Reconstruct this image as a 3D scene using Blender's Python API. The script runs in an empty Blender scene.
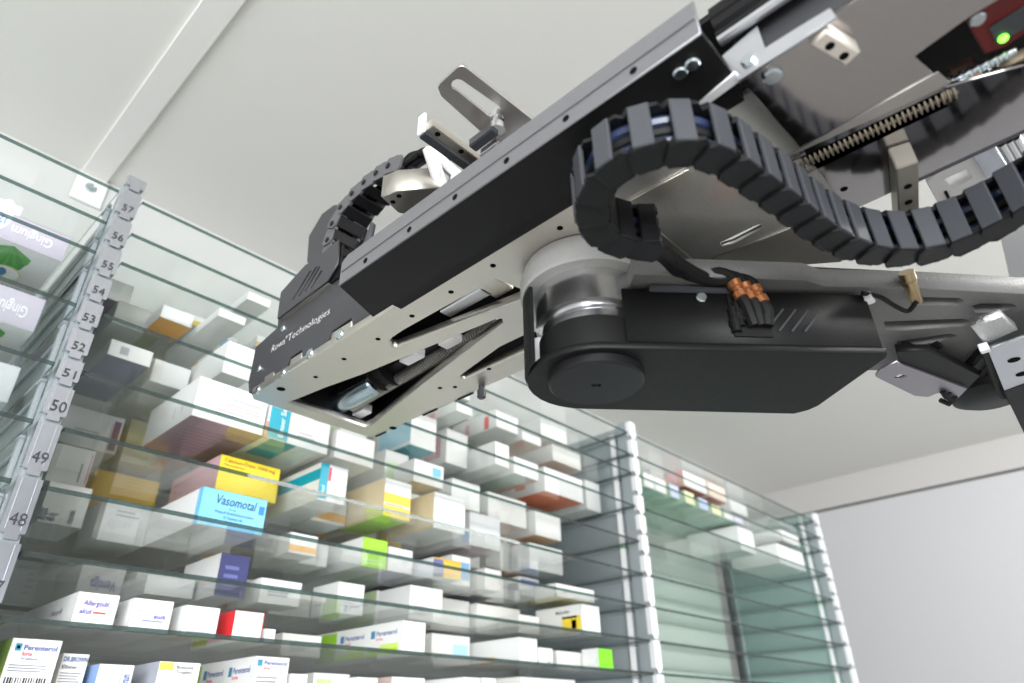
import bpy, bmesh, math, random
from mathutils import Vector, Matrix
random.seed(7)
sc = bpy.context.scene
COL = sc.collection
H = 1.6                                   # camera height above the floor; all coordinates below are relative to the camera

# ---------------------------------------------------------------- camera, world, light, exposure
RIGHT = Vector((0.68504905, -0.72832936, -0.0156249))
DOWN = Vector((0.35889126, 0.35607399, -0.86279104))
FWD = Vector((0.63395967, 0.58544655, 0.50531919))
FPX = 674.4886
cam = bpy.data.cameras.new('camera'); cam.sensor_width = 36; cam.lens = FPX * 36 / 1024
cam.clip_start = 0.01; cam.clip_end = 50
cam.dof.use_dof = True; cam.dof.focus_distance = 0.53; cam.dof.aperture_fstop = 6.3
camo = bpy.data.objects.new('camera', cam); COL.objects.link(camo)
mw = Matrix.Identity(4)
for i in range(3):
    mw[i][0] = RIGHT[i]; mw[i][1] = -DOWN[i]; mw[i][2] = -FWD[i]
mw[2][3] = H
camo.matrix_world = mw
sc.camera = camo

w = bpy.data.worlds.new('world'); sc.world = w; w.use_nodes = True
bg = w.node_tree.nodes['Background']; bg.inputs[0].default_value = (0.93, 0.96, 1.0, 1); bg.inputs[1].default_value = 0.60

def area(name, loc, target, sx, sy, power, col=(1, 1, 1)):
    l = bpy.data.lights.new(name, 'AREA'); l.shape = 'RECTANGLE'; l.size = sx; l.size_y = sy; l.energy = power; l.color = col
    o = bpy.data.objects.new(name, l); COL.objects.link(o)
    o.location = Vector(loc) + Vector((0, 0, H))
    o.rotation_euler = (Vector(target) - Vector(loc)).to_track_quat('-Z', 'Y').to_euler()
    return o
area('camera_side_light', (-1.5, -1.5, 0.12), (0.6, 0.8, 0.22), 1.6, 1.3, 86, (0.96, 0.98, 1.0))  # broad soft light from behind the camera, source out of view
area('far_bay_fill', (1.6, -0.6, 0.80), (1.65, 1.0, -0.1), 1.4, 0.15, 16, (1.0, 0.98, 0.95))  # unseen fill light added to brighten the far bay
sc.view_settings.view_transform = 'Standard'; sc.view_settings.look = 'None'
sc.view_settings.exposure = 0.50; sc.view_settings.gamma = 1.0; sc.view_settings.use_curve_mapping = False
sc.cycles.transparent_max_bounces = 64
sc.cycles.max_bounces = 10
sc.cycles.glossy_bounces = 5
sc.cycles.sample_clamp_indirect = 6

# ---------------------------------------------------------------- pixel <-> place helpers (1024 x 683)
def ray(u, v):
    return RIGHT * (u - 512) + DOWN * (v - 341.5) + FWD * FPX
def atz(u, v, z):
    r = ray(u, v); return r * (z / r.z)
def aty(u, v, y):
    r = ray(u, v); return r * (y / r.y)
def atx(u, v, x):
    r = ray(u, v); return r * (x / r.x)

# ---------------------------------------------------------------- materials
MATS = {}
def principled(name):
    m = bpy.data.materials.new(name); m.use_nodes = True
    return m, m.node_tree, m.node_tree.nodes['Principled BSDF']
def mat(name, col, rough=0.5, metal=0.0, spec=0.5, var=0.0, scale=40, bump=0.0, stretch=None, emit=None):
    if name in MATS: return MATS[name]
    m, nt, b = principled(name)
    b.inputs['Base Color'].default_value = (*col, 1); b.inputs['Roughness'].default_value = rough
    b.inputs['Metallic'].default_value = metal; b.inputs['Specular IOR Level'].default_value = spec
    if emit:
        b.inputs['Emission Color'].default_value = (*col, 1); b.inputs['Emission Strength'].default_value = emit
    if var or bump:
        tc = nt.nodes.new('ShaderNodeTexCoord'); mp = nt.nodes.new('ShaderNodeMapping')
        nz = nt.nodes.new('ShaderNodeTexNoise'); nz.inputs['Scale'].default_value = scale; nz.inputs['Detail'].default_value = 4
        if stretch: mp.inputs['Scale'].default_value = stretch
        nt.links.new(tc.outputs['Object'], mp.inputs['Vector']); nt.links.new(mp.outputs[0], nz.inputs['Vector'])
        if var:
            cr = nt.nodes.new('ShaderNodeMapRange'); cr.inputs[3].default_value = 1 - var; cr.inputs[4].default_value = 1 + var
            mx = nt.nodes.new('ShaderNodeMix'); mx.data_type = 'RGBA'; mx.blend_type = 'MULTIPLY'; mx.inputs[0].default_value = 1
            mx.inputs[6].default_value = (*col, 1)
            nt.links.new(nz.outputs[0], cr.inputs[0]); nt.links.new(cr.outputs[0], mx.inputs[7]); nt.links.new(mx.outputs[2], b.inputs['Base Color'])
            rr = nt.nodes.new('ShaderNodeMapRange'); rr.inputs[3].default_value = max(0.02, rough - var * .5); rr.inputs[4].default_value = min(1, rough + var * .5)
            nt.links.new(nz.outputs[0], rr.inputs[0]); nt.links.new(rr.outputs[0], b.inputs['Roughness'])
        if bump:
            bp = nt.nodes.new('ShaderNodeBump'); bp.inputs['Strength'].default_value = bump; bp.inputs['Distance'].default_value = 0.001
            nt.links.new(nz.outputs[0], bp.inputs['Height']); nt.links.new(bp.outputs[0], b.inputs['Normal'])
    MATS[name] = m
    return m
def glass_mat(name, tint, haze):
    m = bpy.data.materials.new(name); m.use_nodes = True; nt = m.node_tree; nt.nodes.clear()
    out = nt.nodes.new('ShaderNodeOutputMaterial'); tr = nt.nodes.new('ShaderNodeBsdfTransparent'); tr.inputs[0].default_value = (*tint, 1)
    gl = nt.nodes.new('ShaderNodeBsdfGlossy'); gl.inputs['Roughness'].default_value = 0.03
    df = nt.nodes.new('ShaderNodeBsdfDiffuse'); df.inputs[0].default_value = (.86, .95, .92, 1)
    m1 = nt.nodes.new('ShaderNodeMixShader'); m2 = nt.nodes.new('ShaderNodeMixShader'); fr = nt.nodes.new('ShaderNodeFresnel'); fr.inputs[0].default_value = 1.45
    ge = nt.nodes.new('ShaderNodeNewGeometry'); io = nt.nodes.new('ShaderNodeMapRange'); io.inputs[3].default_value = 1.28; io.inputs[4].default_value = 1 / 1.28
    nt.links.new(ge.outputs['Backfacing'], io.inputs[0]); nt.links.new(io.outputs[0], fr.inputs[0])   # same thin-pane reflectance from both sides
    nz = nt.nodes.new('ShaderNodeTexNoise'); nz.inputs['Scale'].default_value = 9
    mr = nt.nodes.new('ShaderNodeMapRange'); mr.inputs[3].default_value = haze * .5; mr.inputs[4].default_value = haze * 1.5
    tc = nt.nodes.new('ShaderNodeTexCoord'); nt.links.new(tc.outputs['Object'], nz.inputs['Vector'])
    nt.links.new(nz.outputs[0], mr.inputs[0]); nt.links.new(mr.outputs[0], m1.inputs[0])
    nt.links.new(tr.outputs[0], m1.inputs[1]); nt.links.new(df.outputs[0], m1.inputs[2])
    nt.links.new(fr.outputs[0], m2.inputs[0]); nt.links.new(m1.outputs[0], m2.inputs[1]); nt.links.new(gl.outputs[0], m2.inputs[2])
    nt.links.new(m2.outputs[0], out.inputs[0])
    return m
GLASS = glass_mat('shelf_glass', (.984, .996, .990), .016)
EDGE = glass_mat('shelf_glass_edge', (.10, .18, .165), .045)
CEIL = mat('ceiling_paint', (.70, .69, .66), .75, var=.02, scale=300, bump=.12)
TRIM = mat('trim_paint', (.72, .71, .69), .6, var=.01, scale=200)
WALL = mat('wall_panel', (.47, .47, .485), .6, var=.02, scale=60)
FLOOR = mat('floor_vinyl', (.42, .40, .38), .45, var=.05, scale=12)
ALU = mat('milled_aluminium', (.66, .63, .57), .38, 1, var=.05, scale=60, stretch=(1, 12, 1))
ALUC = mat('cast_aluminium', (.40, .40, .385), .55, .2, var=.10, scale=500, bump=.35)
STEEL = mat('brushed_steel', (.46, .44, .44), .13, 1, var=.10, scale=90, stretch=(1, 25, 1))
CHROME = mat('polished_steel', (.78, .78, .79), .24, 1)
SATIN = mat('satin_steel', (.46, .44, .42), .36, .7, var=.06, scale=70, stretch=(1, 16, 1))
ZINC = mat('zinc_plated', (.66, .68, .72), .33, 1, var=.05, scale=80)
GALV = mat('galvanised_strip', (.60, .62, .66), .30, 1, var=.03, scale=60)
WHITEM = mat('white_metal', (.85, .85, .86), .35, .1)
RAILG = mat('lit_rail_grey', (.21, .21, .22), .36, .5, var=.05, scale=400)  # lit side of the black rail, the light painted in as grey
BLACK = mat('black_coated_sheet', (.007, .007, .007), .5, 0, .22, var=.15, scale=700, bump=.12)
LINKG = mat('grey_chain_plastic', (.10, .10, .105), .4)
SLATE = mat('dark_grey_coated_sheet', (.06, .06, .065), .42, .3, var=.1, scale=500, bump=.1)
PLAST = mat('black_plastic', (.009, .009, .010), .42, spec=.25)
PLASTG = mat('grey_plastic', (.050, .053, .060), .38, spec=.4)
RUBB = mat('black_rubber', (.007, .007, .007), .6, spec=.25)
SKYC = mat('sky_tinted_cable', (.022, .032, .075), .3)  # dark cable, the blue painted in for reflected sky
COPPER = mat('copper_fitting', (.55, .22, .09), .35, .8)
RED = mat('red_housing', (.12, .007, .006), .45)
REDP = mat('red_plastic', (.65, .03, .03), .4)
LED = mat('green_led', (.15, 1.0, .05), .4, emit=3.0)
BRASS = mat('brass', (.40, .31, .19), .3, 1)
PANELM = mat('rack_side_panel', (.36, .40, .42), .4, .35, var=.06, scale=14)
PADG = mat('green_pad', (.02, .22, .06), .5)
SCREW = mat('screw_steel', (.6, .66, .68), .25, 1)
DARKH = mat('hole_black', (.004, .004, .004), .9, spec=.1)
def card(c, g=.42):
    return mat('card_%02x%02x%02x' % tuple(int(255 * x) for x in c), c, g, 0, var=.025, scale=30)
def ink(c):
    return mat('ink_%02x%02x%02x' % tuple(int(255 * x) for x in c), c, .45)

# ---------------------------------------------------------------- object helpers
ORG = {}; WM = {}
def link(o, world_origin, parent=None):
    COL.objects.link(o)
    ORG[o.name] = Vector(world_origin)
    if parent is None: o.location = Vector(world_origin) + Vector((0, 0, H))
    else:
        o.parent = parent; o.location = Vector(world_origin) - ORG[parent.name]
    return o
def tag(o, label=None, cat=None, group=None, kind=None):
    if label: o['label'] = label
    if cat: o['category'] = cat
    if group: o['group'] = group
    if kind: o['kind'] = kind
    return o
def thing(name, origin, label, cat, group=None):
    return tag(link(bpy.data.objects.new(name, None), origin), label, cat, group)
def obj(name, bm, m, parent=None, origin=None, smooth=False):
    bmesh.ops.recalc_face_normals(bm, faces=bm.faces[:])
    if origin is None:
        lo = Vector([min(v.co[i] for v in bm.verts) for i in range(3)]); hi = Vector([max(v.co[i] for v in bm.verts) for i in range(3)])
        origin = (lo + hi) / 2
        if parent is None: origin.z = lo.z
    origin = Vector(origin)
    for v in bm.verts: v.co -= origin
    me = bpy.data.meshes.new(name); bm.to_mesh(me); bm.free()
    for mm in (m if isinstance(m, (list, tuple)) else [m]): me.materials.append(mm)
    if smooth:
        for p in me.polygons: p.use_smooth = True
        me.set_sharp_from_angle(angle=math.radians(35))
    return link(bpy.data.objects.new(name, me), origin, parent)
def put(name, me, parent, M):                   # a piece that shares mesh data; M is its place in the room
    o = bpy.data.objects.new(name, me); COL.objects.link(o); o.parent = parent
    ORG[o.name] = M.to_translation(); WM[o.name] = M
    PM = WM.get(parent.name) or Matrix.Translation(ORG[parent.name])
    o.matrix_local = PM.inverted() @ M
    return o
def box(bm, lo, hi, bev=0.0, mi=0):
    vs = [bm.verts.new((x, y, z)) for x in (lo[0], hi[0]) for y in (lo[1], hi[1]) for z in (lo[2], hi[2])]
    fs = []
    for a in ((0, 1, 3, 2), (4, 6, 7, 5), (0, 4, 5, 1), (2, 3, 7, 6), (0, 2, 6, 4), (1, 5, 7, 3)):
        f = bm.faces.new([vs[i] for i in a]); f.material_index = mi; fs.append(f)
    if bev:
        es = list({e for f in fs for e in f.edges})
        bmesh.ops.bevel(bm, geom=es, offset=bev, segments=1, affect='EDGES')
    return vs
def bxo(name, lo, hi, m, parent=None, bev=0.0):
    bm = bmesh.new(); box(bm, lo, hi, bev); return obj(name, bm, m, parent)
def frame_of(axis):
    a = Vector(axis).normalized(); t = Vector((0, 0, 1)) if abs(a.z) < .9 else Vector((1, 0, 0))
    x = t.cross(a).normalized(); return x, a.cross(x), a
def lathe(bm, c, axis, prof, n=28):             # prof: (radius, distance along the axis)
    x, y, a = frame_of(axis); c = Vector(c); rings = []
    for r, h in prof:
        rings.append([bm.verts.new(c + a * h + (x * math.cos(2 * math.pi * k / n) + y * math.sin(2 * math.pi * k / n)) * r) for k in range(n)])
    for A, B in zip(rings, rings[1:]):
        for k in range(n): bm.faces.new((A[k], A[(k + 1) % n], B[(k + 1) % n], B[k]))
    bm.faces.new(rings[0]); bm.faces.new(rings[-1])
def latheo(name, c, axis, prof, m, parent, n=28):
    bm = bmesh.new(); lathe(bm, c, axis, prof, n); return obj(name, bm, m, parent, smooth=True)
def tube(bm, pts, r, n=8):
    pts = [Vector(p) for p in pts]; rings = []; x = None
    for i, p in enumerate(pts):
        d = (pts[min(i + 1, len(pts) - 1)] - pts[max(i - 1, 0)]).normalized()
        if x is None: x = frame_of(d)[0]
        else: x = (x - d * x.dot(d)).normalized()
        y = d.cross(x)
        rings.append([bm.verts.new(p + (x * math.cos(2 * math.pi * k / n) + y * math.sin(2 * math.pi * k / n)) * r) for k in range(n)])
    for A, B in zip(rings, rings[1:]):
        for k in range(n): bm.faces.new((A[k], A[(k + 1) % n], B[(k + 1) % n], B[k]))
    bm.faces.new(rings[0]); bm.faces.new(rings[-1])
def tubeo(name, pts, r, m, parent, n=10):
    bm = bmesh.new(); tube(bm, pts, r, n); return obj(name, bm, m, parent, smooth=True)
def spline(pts, per=10):
    P = [Vector(p) for p in pts]; P = [P[0] * 2 - P[1]] + P + [P[-1] * 2 - P[-2]]; out = []
    for i in range(1, len(P) - 2):
        for k in range(per):
            t = k / per; a, b, c, d = P[i - 1:i + 3]
            out.append(.5 * ((2 * b) + (c - a) * t + (2 * a - 5 * b + 4 * c - d) * t * t + (3 * b - a - 3 * c + d) * t ** 3))
    out.append(P[-2]); return out
def resample(pts, pitch):
    out = [pts[0]]; acc = 0
    for a, b in zip(pts, pts[1:]):
        L = (b - a).length; s = pitch - acc
        while s <= L:
            out.append(a.lerp(b, s / L)); s += pitch
        acc = (acc + L) % pitch
    return out
PL = {'z': lambda a, b, c: (a, b, c), 'x': lambda a, b, c: (c, a, b), 'y': lambda a, b, c: (a, c, b)}
def slab(name, plane, outer, t0, t1, m, parent=None, holes=(), bev=0.0):
    """a sheet cut to an outline, with real holes, spanning t0..t1 along the plane's normal"""
    cu = bpy.data.curves.new('outline', 'CURVE'); cu.dimensions = '2D'; cu.fill_mode = 'BOTH'; cu.extrude = (t1 - t0) / 2 - bev
    cu.bevel_depth = bev; cu.bevel_resolution = 0; cu.offset = -bev
    for pts in [outer] + list(holes):
        s = cu.splines.new('POLY'); s.points.add(len(pts) - 1); s.use_cyclic_u = True
        for p, q in zip(s.points, pts): p.co = (q[0], q[1], 0, 1)
    o = bpy.data.objects.new('outline', cu)
    me = bpy.data.meshes.new_from_object(o)
    bm = bmesh.new(); bm.from_mesh(me)
    bpy.data.meshes.remove(me); bpy.data.objects.remove(o); bpy.data.curves.remove(cu)
    bmesh.ops.remove_doubles(bm, verts=bm.verts[:], dist=1e-6)
    for v in bm.verts: v.co = Vector(PL[plane](v.co.x, v.co.y, v.co.z + (t0 + t1) / 2))
    return obj(name, bm, m, parent)
def rnd(c, r, n=8, a0=0, a1=360):
    return [(c[0] + r * math.cos(math.radians(a0 + (a1 - a0) * k / n)), c[1] + r * math.sin(math.radians(a0 + (a1 - a0) * k / n))) for k in range(n + (abs(a1 - a0) < 360))]
TXT = {}
FACES = {'front': ((1, 0, 0), (0, 0, 1)), 'side': ((0, -1, 0), (0, 0, 1)), 'bottom': ((1, 0, 0), (0, -1, 0)), 'under': ((0, -1, 0), (1, 0, 0))}
def lettering(txt, parent, pos, height, m, face='front', shear=0.0, flip=False, bold=0.0, width=None, align='LEFT', name='lettering', turn=0):
    key = (txt, shear, bold, align, m.name)
    if key not in TXT:
        cu = bpy.data.curves.new('t', 'FONT'); cu.body = txt; cu.size = 1; cu.resolution_u = 2; cu.shear = shear; cu.offset = bold; cu.align_x = align
        o = bpy.data.objects.new('t', cu); me = bpy.data.meshes.new_from_object(o)
        bpy.data.objects.remove(o); bpy.data.curves.remove(cu)
        me.name = 'lettering'; me.materials.clear(); me.materials.append(m)
        xs = [v.co.x for v in me.vertices] or [0, 1]
        TXT[key] = (me, max(xs) - min(xs))
    me, wd = TXT[key]
    X, Y = (Vector(q) for q in FACES[face])
    if flip: X, Y = -X, -Y
    if turn: X, Y = Y, -X                      # reading upward
    N = X.cross(Y); s = height / .7; sx = s if width is None else min(s * 1.4, width / max(wd, 1e-3))
    M = Matrix.Identity(4)
    for i in range(3):
        M[i][0] = X[i] * sx; M[i][1] = Y[i] * s; M[i][2] = N[i]
        M[i][3] = pos[i] + N[i] * .0004
    return put(name, me, parent, M)

# ---------------------------------------------------------------- the room
ZC, YB, XE = .842, 1.10, 2.68
def struct(name, lo, hi, m, parent=None, bev=0):
    o = bxo(name, lo, hi, m, parent, bev)
    if parent is None: o['kind'] = 'structure'
    return o
tag(struct('floor', (-3, -2.4, -H - .05), (XE + .1, YB + .05, -H), FLOOR), 'grey vinyl floor of the picking aisle', 'floor')
tag(struct('ceiling', (-3, -1.3, ZC), (XE + .1, YB + .05, ZC + .05), CEIL), 'off-white textured ceiling above the shelving', 'ceiling')
tag(struct('wall_back', (-3, YB, -H), (XE + .1, YB + .05, ZC), mat('back_wall_paint', (.50, .50, .49), .7)), 'pale wall behind the glass shelves', 'wall')
we = tag(struct('wall_right', (XE + .02, -1.3, -H), (XE + .07, YB, ZC), mat('joint_dark', (.16, .155, .15), .8)), 'light grey wall closing the end of the aisle', 'wall')
struct('wall_panel', (XE, -1.3, -H), (XE + .02, YB, .722), WALL, we, .002)
struct('ceiling_cove', (XE + .004, -1.3, .733), (XE + .02, YB, ZC), mat('cove_paint', (.45, .44, .43), .7), we, .001)
tr = tag(struct('trim_1', (.121, -1.3, ZC - .006), (.161, YB, ZC), TRIM, None, .001), 'flat white cover strip running across the ceiling', 'trim')
bxo('end_bracket', (.118, YB - .006, ZC - .062), (.166, YB, ZC - .006), TRIM, tr, .0015)
lb = latheo('screw', (.142, YB - .006, ZC - .030), (0, -1, 0), [(.009, 0), (.009, .0012), (.006, .0018), (.006, .001), (.0045, .001), (.004, .003)], SCREW, tr, 16)

# ---------------------------------------------------------------- rack: uprights, number clips, side panels, glass shelves
S = .72
YF = .72                                    # front plane of the rack
YR = 1.045                                  # rear of the shelves
SZ = [z * S for z in (.766, .700, .643, .548, .452, .367, .287, .205, .131, .055, -.02)]
ORD = ['top', 'second', 'third', 'fourth', 'fifth', 'sixth', 'seventh', 'eighth', 'ninth', 'tenth', 'eleventh', 'twelfth', 'thirteenth', 'fourteenth', 'fifteenth', 'sixteenth', 'seventeenth', 'eighteenth', 'nineteenth', 'twentieth']
NTH = ['first'] + ORD[1:] + ['twenty-' + w_ for w_ in ['first'] + ORD[1:9]] + ['thirtieth'] + ['thirty-' + w_ for w_ in ['first'] + ORD[1:9]]
CLZ = [.802, .772, .714, .658, .603, .558, .510, .463, .421, .369, .294, .214, .135, .06, -.02]
def clip_mesh(hgt, wd=.020):
    bm = bmesh.new(); h = hgt - .0028; nk = .0065
    out = [(-wd / 2, nk), (-wd / 2 + .001, nk - .0012), (-wd / 2 + .0045, nk - .0012), (-wd / 2 + .0045, 0), (wd / 2 - .0045, 0), (wd / 2 - .0045, nk - .0012), (wd / 2 - .001, nk - .0012), (wd / 2, nk), (wd / 2, h), (-wd / 2, h)]
    f = [bm.verts.new((x, -.0015, z)) for x, z in out]; b = [bm.verts.new((x, 0, z)) for x, z in out]
    bm.faces.new(f); bm.faces.new(b[::-1])
    for i in range(len(out)): bm.faces.new((f[i], f[(i + 1) % len(out)], b[(i + 1) % len(out)], b[i]))
    for s in (-1, 1):
        x0, x1 = sorted((s * wd / 2, s * (wd / 2 - .0015)))
        box(bm, (x0, 0, nk + .001), (x1, .009, h))
    for s in (-1, 1):                          # pressed channel along the clip
        x0, x1 = sorted((s * .0065, s * .0055)); box(bm, (x0, -.0021, nk + .002), (x1, -.0015, h - .001))
    bmesh.ops.recalc_face_normals(bm, faces=bm.faces[:])
    me = bpy.data.meshes.new('number_clip'); bm.to_mesh(me); bm.free(); me.materials.append(GALV); return me
CM = {}; CMW = {}
CLIPW = mat('bright_zinc_clip', (.86, .87, .89), .35, .25)
INKD = ink((.05, .05, .06)); STAMP = ink((.04, .04, .05))
def upright(x, label, lettered, zlist):
    t = thing('rack_upright', (x, YF, -H), label, 'shelf upright', 'rack uprights')
    bm = bmesh.new()
    box(bm, (x - .0075, YF + .003, -H), (x + .0075, YF + .005, .577))
    box(bm, (x - .0085, YF + .003, -H), (x - .0075, YF + .032, .577)); box(bm, (x + .0075, YF + .003, -H), (x + .0085, YF + .032, .577))
    obj('post', bm, PANELM, t)
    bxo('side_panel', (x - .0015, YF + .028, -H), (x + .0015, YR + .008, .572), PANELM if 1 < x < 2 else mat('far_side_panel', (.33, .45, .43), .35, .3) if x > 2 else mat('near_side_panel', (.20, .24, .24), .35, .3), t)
    bm = bmesh.new(); box(bm, (x - .008, YR - .022, -H), (x + .008, YR + .008, .560)); obj('rear_post', bm, ZINC, t)
    rib = None
    for k, z in enumerate(SZ):                 # pressed ribs that carry the shelves
        if rib is None:
            bm = bmesh.new(); box(bm, (-.006, -(YR - YF) / 2 + .035, -.0025), (-.0015, (YR - YF) / 2 - .02, 0), .0008)
            bmesh.ops.recalc_face_normals(bm, faces=bm.faces[:]); rib = bpy.data.meshes.new('shelf_rib'); bm.to_mesh(rib); bm.free(); rib.materials.append(PANELM)
        put('shelf_rib', rib, t, Matrix.Translation((x, (YF + YR) / 2, z - .0062)))
    num = 58
    for za, zb in zip(zlist, zlist[1:]):
        hgt = round((za - zb) * S, 4)
        cm = CM if lettered else CMW
        if hgt not in cm:
            cm[hgt] = clip_mesh(hgt); cm[hgt].materials[0] = GALV if lettered else CLIPW
        c = put('number_clip' if lettered else 'shelf_clip', cm[hgt], t, Matrix.Translation((x, YF, zb * S)))
        if lettered and za < .80:
            lettering(str(num), c, (x - .0058, YF - .0021, zb * S + hgt * .14 + .004), .0112 if za < .45 else .0088, STAMP, 'front', width=.0130 if za < .45 else .0112)
        num -= 1
    # inner strip with pegs beside the channel
    bm = bmesh.new(); box(bm, (x - .0125, YF + .040, -H), (x - .0085, YF + .050, .555)); st = obj('peg_strip', bm, PANELM if lettered else WHITEM, t)
    for z in SZ[:9]:
        bxo('shelf_peg', (x - .014, YF + .036, z - .0085), (x - .004, YF + .054, z - .0062), PADG if (not lettered and abs(z - SZ[4]) < .01) else ZINC, t)
    return t
XU = (.1335, 1.150, 2.135)
upright(XU[0], 'galvanised upright with stamped number clips at the near end of the shelves', True, CLZ)
CLM = [.802, .745, .690, .635, .580, .525, .470, .415, .36, .285, .207, .13, .055, -.02]
upright(XU[1], 'white-edged upright dividing the full shelves from the nearly empty bay', False, CLM)
upright(XU[2], 'narrow upright at the far end of the glass shelves by the grey wall', False, CLM)
def shelf(x0, x1, z, label):
    bm = bmesh.new(); t = .0048
    vs = box(bm, (x0, YF + .004, z - t), (x1, YR, z))
    for f in bm.faces:
        n = f.calc_center_median()
        f.material_index = 0 if abs(abs(n.z - (z - t / 2)) - t / 2) < 1e-4 else 1
    o = obj('glass_shelf', bm, [GLASS, EDGE])
    return tag(o, label, 'glass shelf', 'clear glass shelves of the rack')
BAYS = [(-.86, XU[0] - .013, 'in the first bay, beside the leaf-printed carton'), (XU[0] + .013, XU[1] - .013, 'in the crowded middle bay'), (XU[1] + .013, XU[2] - .013, 'in the nearly empty far bay')]
for b, (x0, x1, ph) in enumerate(BAYS):
    for k, z in enumerate(SZ[:10]):
        if b == 0 and k > 7: continue
        shelf(x0, x1, z, 'clear glass shelf, %s from the top, %s' % (ORD[k] if k else 'first', ph))

tag(bxo('rack_back_panel', (XU[1] + .015, YR + .004, -H), (XU[2] - .06, YR + .010, .40), mat('mint_panel', (.76, .85, .79), .45)), 'pale mint panel closing the rear of the nearly empty bay', 'panel')

# ---------------------------------------------------------------- medicine boxes
WHITE = (.80, .80, .79); OFF = (.74, .73, .70); GREYW = (.62, .63, .64)
YEL = (.85, .60, .03); TEAL = (.0, .36, .48); SKY = (.16, .52, .80); LILAC = (.55, .50, .60); GRN = (.30, .68, .02); ORG_ = (.85, .38, .02)
NAVY = (.06, .08, .30); REDC = (.62, .04, .04); PURP = (.22, .12, .20); PINK = (.75, .42, .45); GREY = (.40, .41, .43); ORED = (.75, .14, .03)
BOXES = []; SPEC = []
ends = {}
def faceframe(lo, hi, face):
    if face == 'front': return Vector((lo[0], lo[1], lo[2])), Vector((hi[0] - lo[0], 0, 0)), Vector((0, 0, hi[2] - lo[2])), Vector((0, -1, 0))
    if face == 'side': return Vector((lo[0], hi[1], lo[2])), Vector((0, lo[1] - hi[1], 0)), Vector((0, 0, hi[2] - lo[2])), Vector((-1, 0, 0))
    return Vector((lo[0], hi[1], lo[2])), Vector((hi[0] - lo[0], 0, 0)), Vector((0, lo[1] - hi[1], 0)), Vector((0, 0, -1))
def carton(bay, k, x0, x1, ztop, y0, depth, desc, body=WHITE, panels=(), texts=(), lines=(), faces=None):
    z0 = SZ[k] + .0002; y0 = max(y0, YF + .006); y1 = min(y0 + depth, YR - .002)
    lim = SZ[k - 1] - .0075 if k else z0 + .06
    ztop = min(ztop, lim); ztop = max(ztop, z0 + .006)
    lo, hi = (x0, y0, z0), (x1, y1, ztop)
    bm = bmesh.new(); box(bm, lo, hi)
    bm.faces.ensure_lookup_table()
    mats = [card(body)]
    fr = min(bm.faces, key=lambda f: f.calc_center_median().y)
    r = bmesh.ops.inset_region(bm, faces=[fr], thickness=.0007)
    for v in fr.verts: v.co.y += .0004           # the tucked end flap
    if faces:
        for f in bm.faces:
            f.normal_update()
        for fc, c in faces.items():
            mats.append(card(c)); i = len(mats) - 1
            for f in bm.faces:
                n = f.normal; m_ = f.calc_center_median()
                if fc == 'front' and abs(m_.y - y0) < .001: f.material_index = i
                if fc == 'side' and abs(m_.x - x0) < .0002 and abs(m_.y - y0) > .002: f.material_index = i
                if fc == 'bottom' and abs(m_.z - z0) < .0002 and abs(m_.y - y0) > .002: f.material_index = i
    o = obj('medicine_box', bm, mats, None, origin=((x0 + x1) / 2, (y0 + y1) / 2, z0))
    for (fc, u0, v0, u1, v1, c) in panels:
        O, U, V, N = faceframe(lo, hi, fc)
        bm = bmesh.new(); e = N * (-.0003 if fc == 'front' else .00015)
        bm.faces.new([bm.verts.new(O + U * a + V * b_ + e) for a, b_ in ((u0, v0), (u1, v0), (u1, v1), (u0, v1))])
        obj('printed_panel', bm, ink(c), o, origin=O + U * (u0 + u1) / 2 + V * (v0 + v1) / 2)
    for tx in texts:
        fc, s, u, v, hh, c = tx[:6]; kw = tx[6] if len(tx) > 6 else {}
        O, U, V, N = faceframe(lo, hi, fc); wf = kw.pop('w', None) if kw else None
        kw = dict(kw); kw.setdefault('bold', .016)
        lettering(s, o, O + U * u + V * v, V.length * hh, ink(c), fc, width=(U.length * wf if wf else None), **kw)
    for (fc, u0, v0, u1, v1, n, c) in lines:
        O, U, V, N = faceframe(lo, hi, fc); bm = bmesh.new(); e = N * (.0002 if fc != 'front' else -.0002)
        vert = n < 0; n = abs(n)
        for i in range(n):
            if vert:
                a0 = u0 + (u1 - u0) * i / n; a1 = a0 + (u1 - u0) / n * random.choice((.3, .5, .7)); q = ((a0, v0), (a1, v0), (a1, v1), (a0, v1))
            else:
                b0 = v0 + (v1 - v0) * (i + .2) / n; b1 = v0 + (v1 - v0) * (i + .62) / n; ue = u0 + (u1 - u0) * random.uniform(.6, 1); q = ((u0, b0), (ue, b0), (ue, b1), (u0, b1))
            bm.faces.new([bm.verts.new(O + U * a + V * b_ + e) for a, b_ in q])
        obj('fine_print', bm, ink(c), o)
    o['category'] = 'medicine box'
    o['group'] = ['cartons in the first bay', 'cartons in the middle bay', 'cartons in the far bay'][bay]
    BOXES.append((o, bay, k, (x0 + x1) / 2, desc))
    return o
def B(k, TL, TR, yb, depth, desc, bay=1, BL=None, **kw):
    """front face from its top corners; yb is the set-back of the front in rack units (1 = rack front)"""
    if BL is not None:
        yb = (SZ[k] / S) / (aty(BL[0], BL[1], 1.0).z); yb = max(1.01, min(1.42, yb))
    yb = max(yb, 1.048)
    a = aty(TL[0], TL[1], yb * S); b_ = aty(TR[0], TR[1], yb * S)
    SPEC.append(dict(bay=bay, k=k, x0=a.x, x1=b_.x, ztop=(a.z + b_.z) / 2, y0=max(yb * S, YF + .006), depth=depth, desc=desc, **kw))
T = (.10, .11, .13); LN = (.26, .27, .30); LNP = (.42, .43, .45)
logo_p = lambda fc, u, v, h, w: [(fc, 'Perenterol', u + .02, v, h, (.06, .10, .35), {'w': w, 'bold': .012})]
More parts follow.
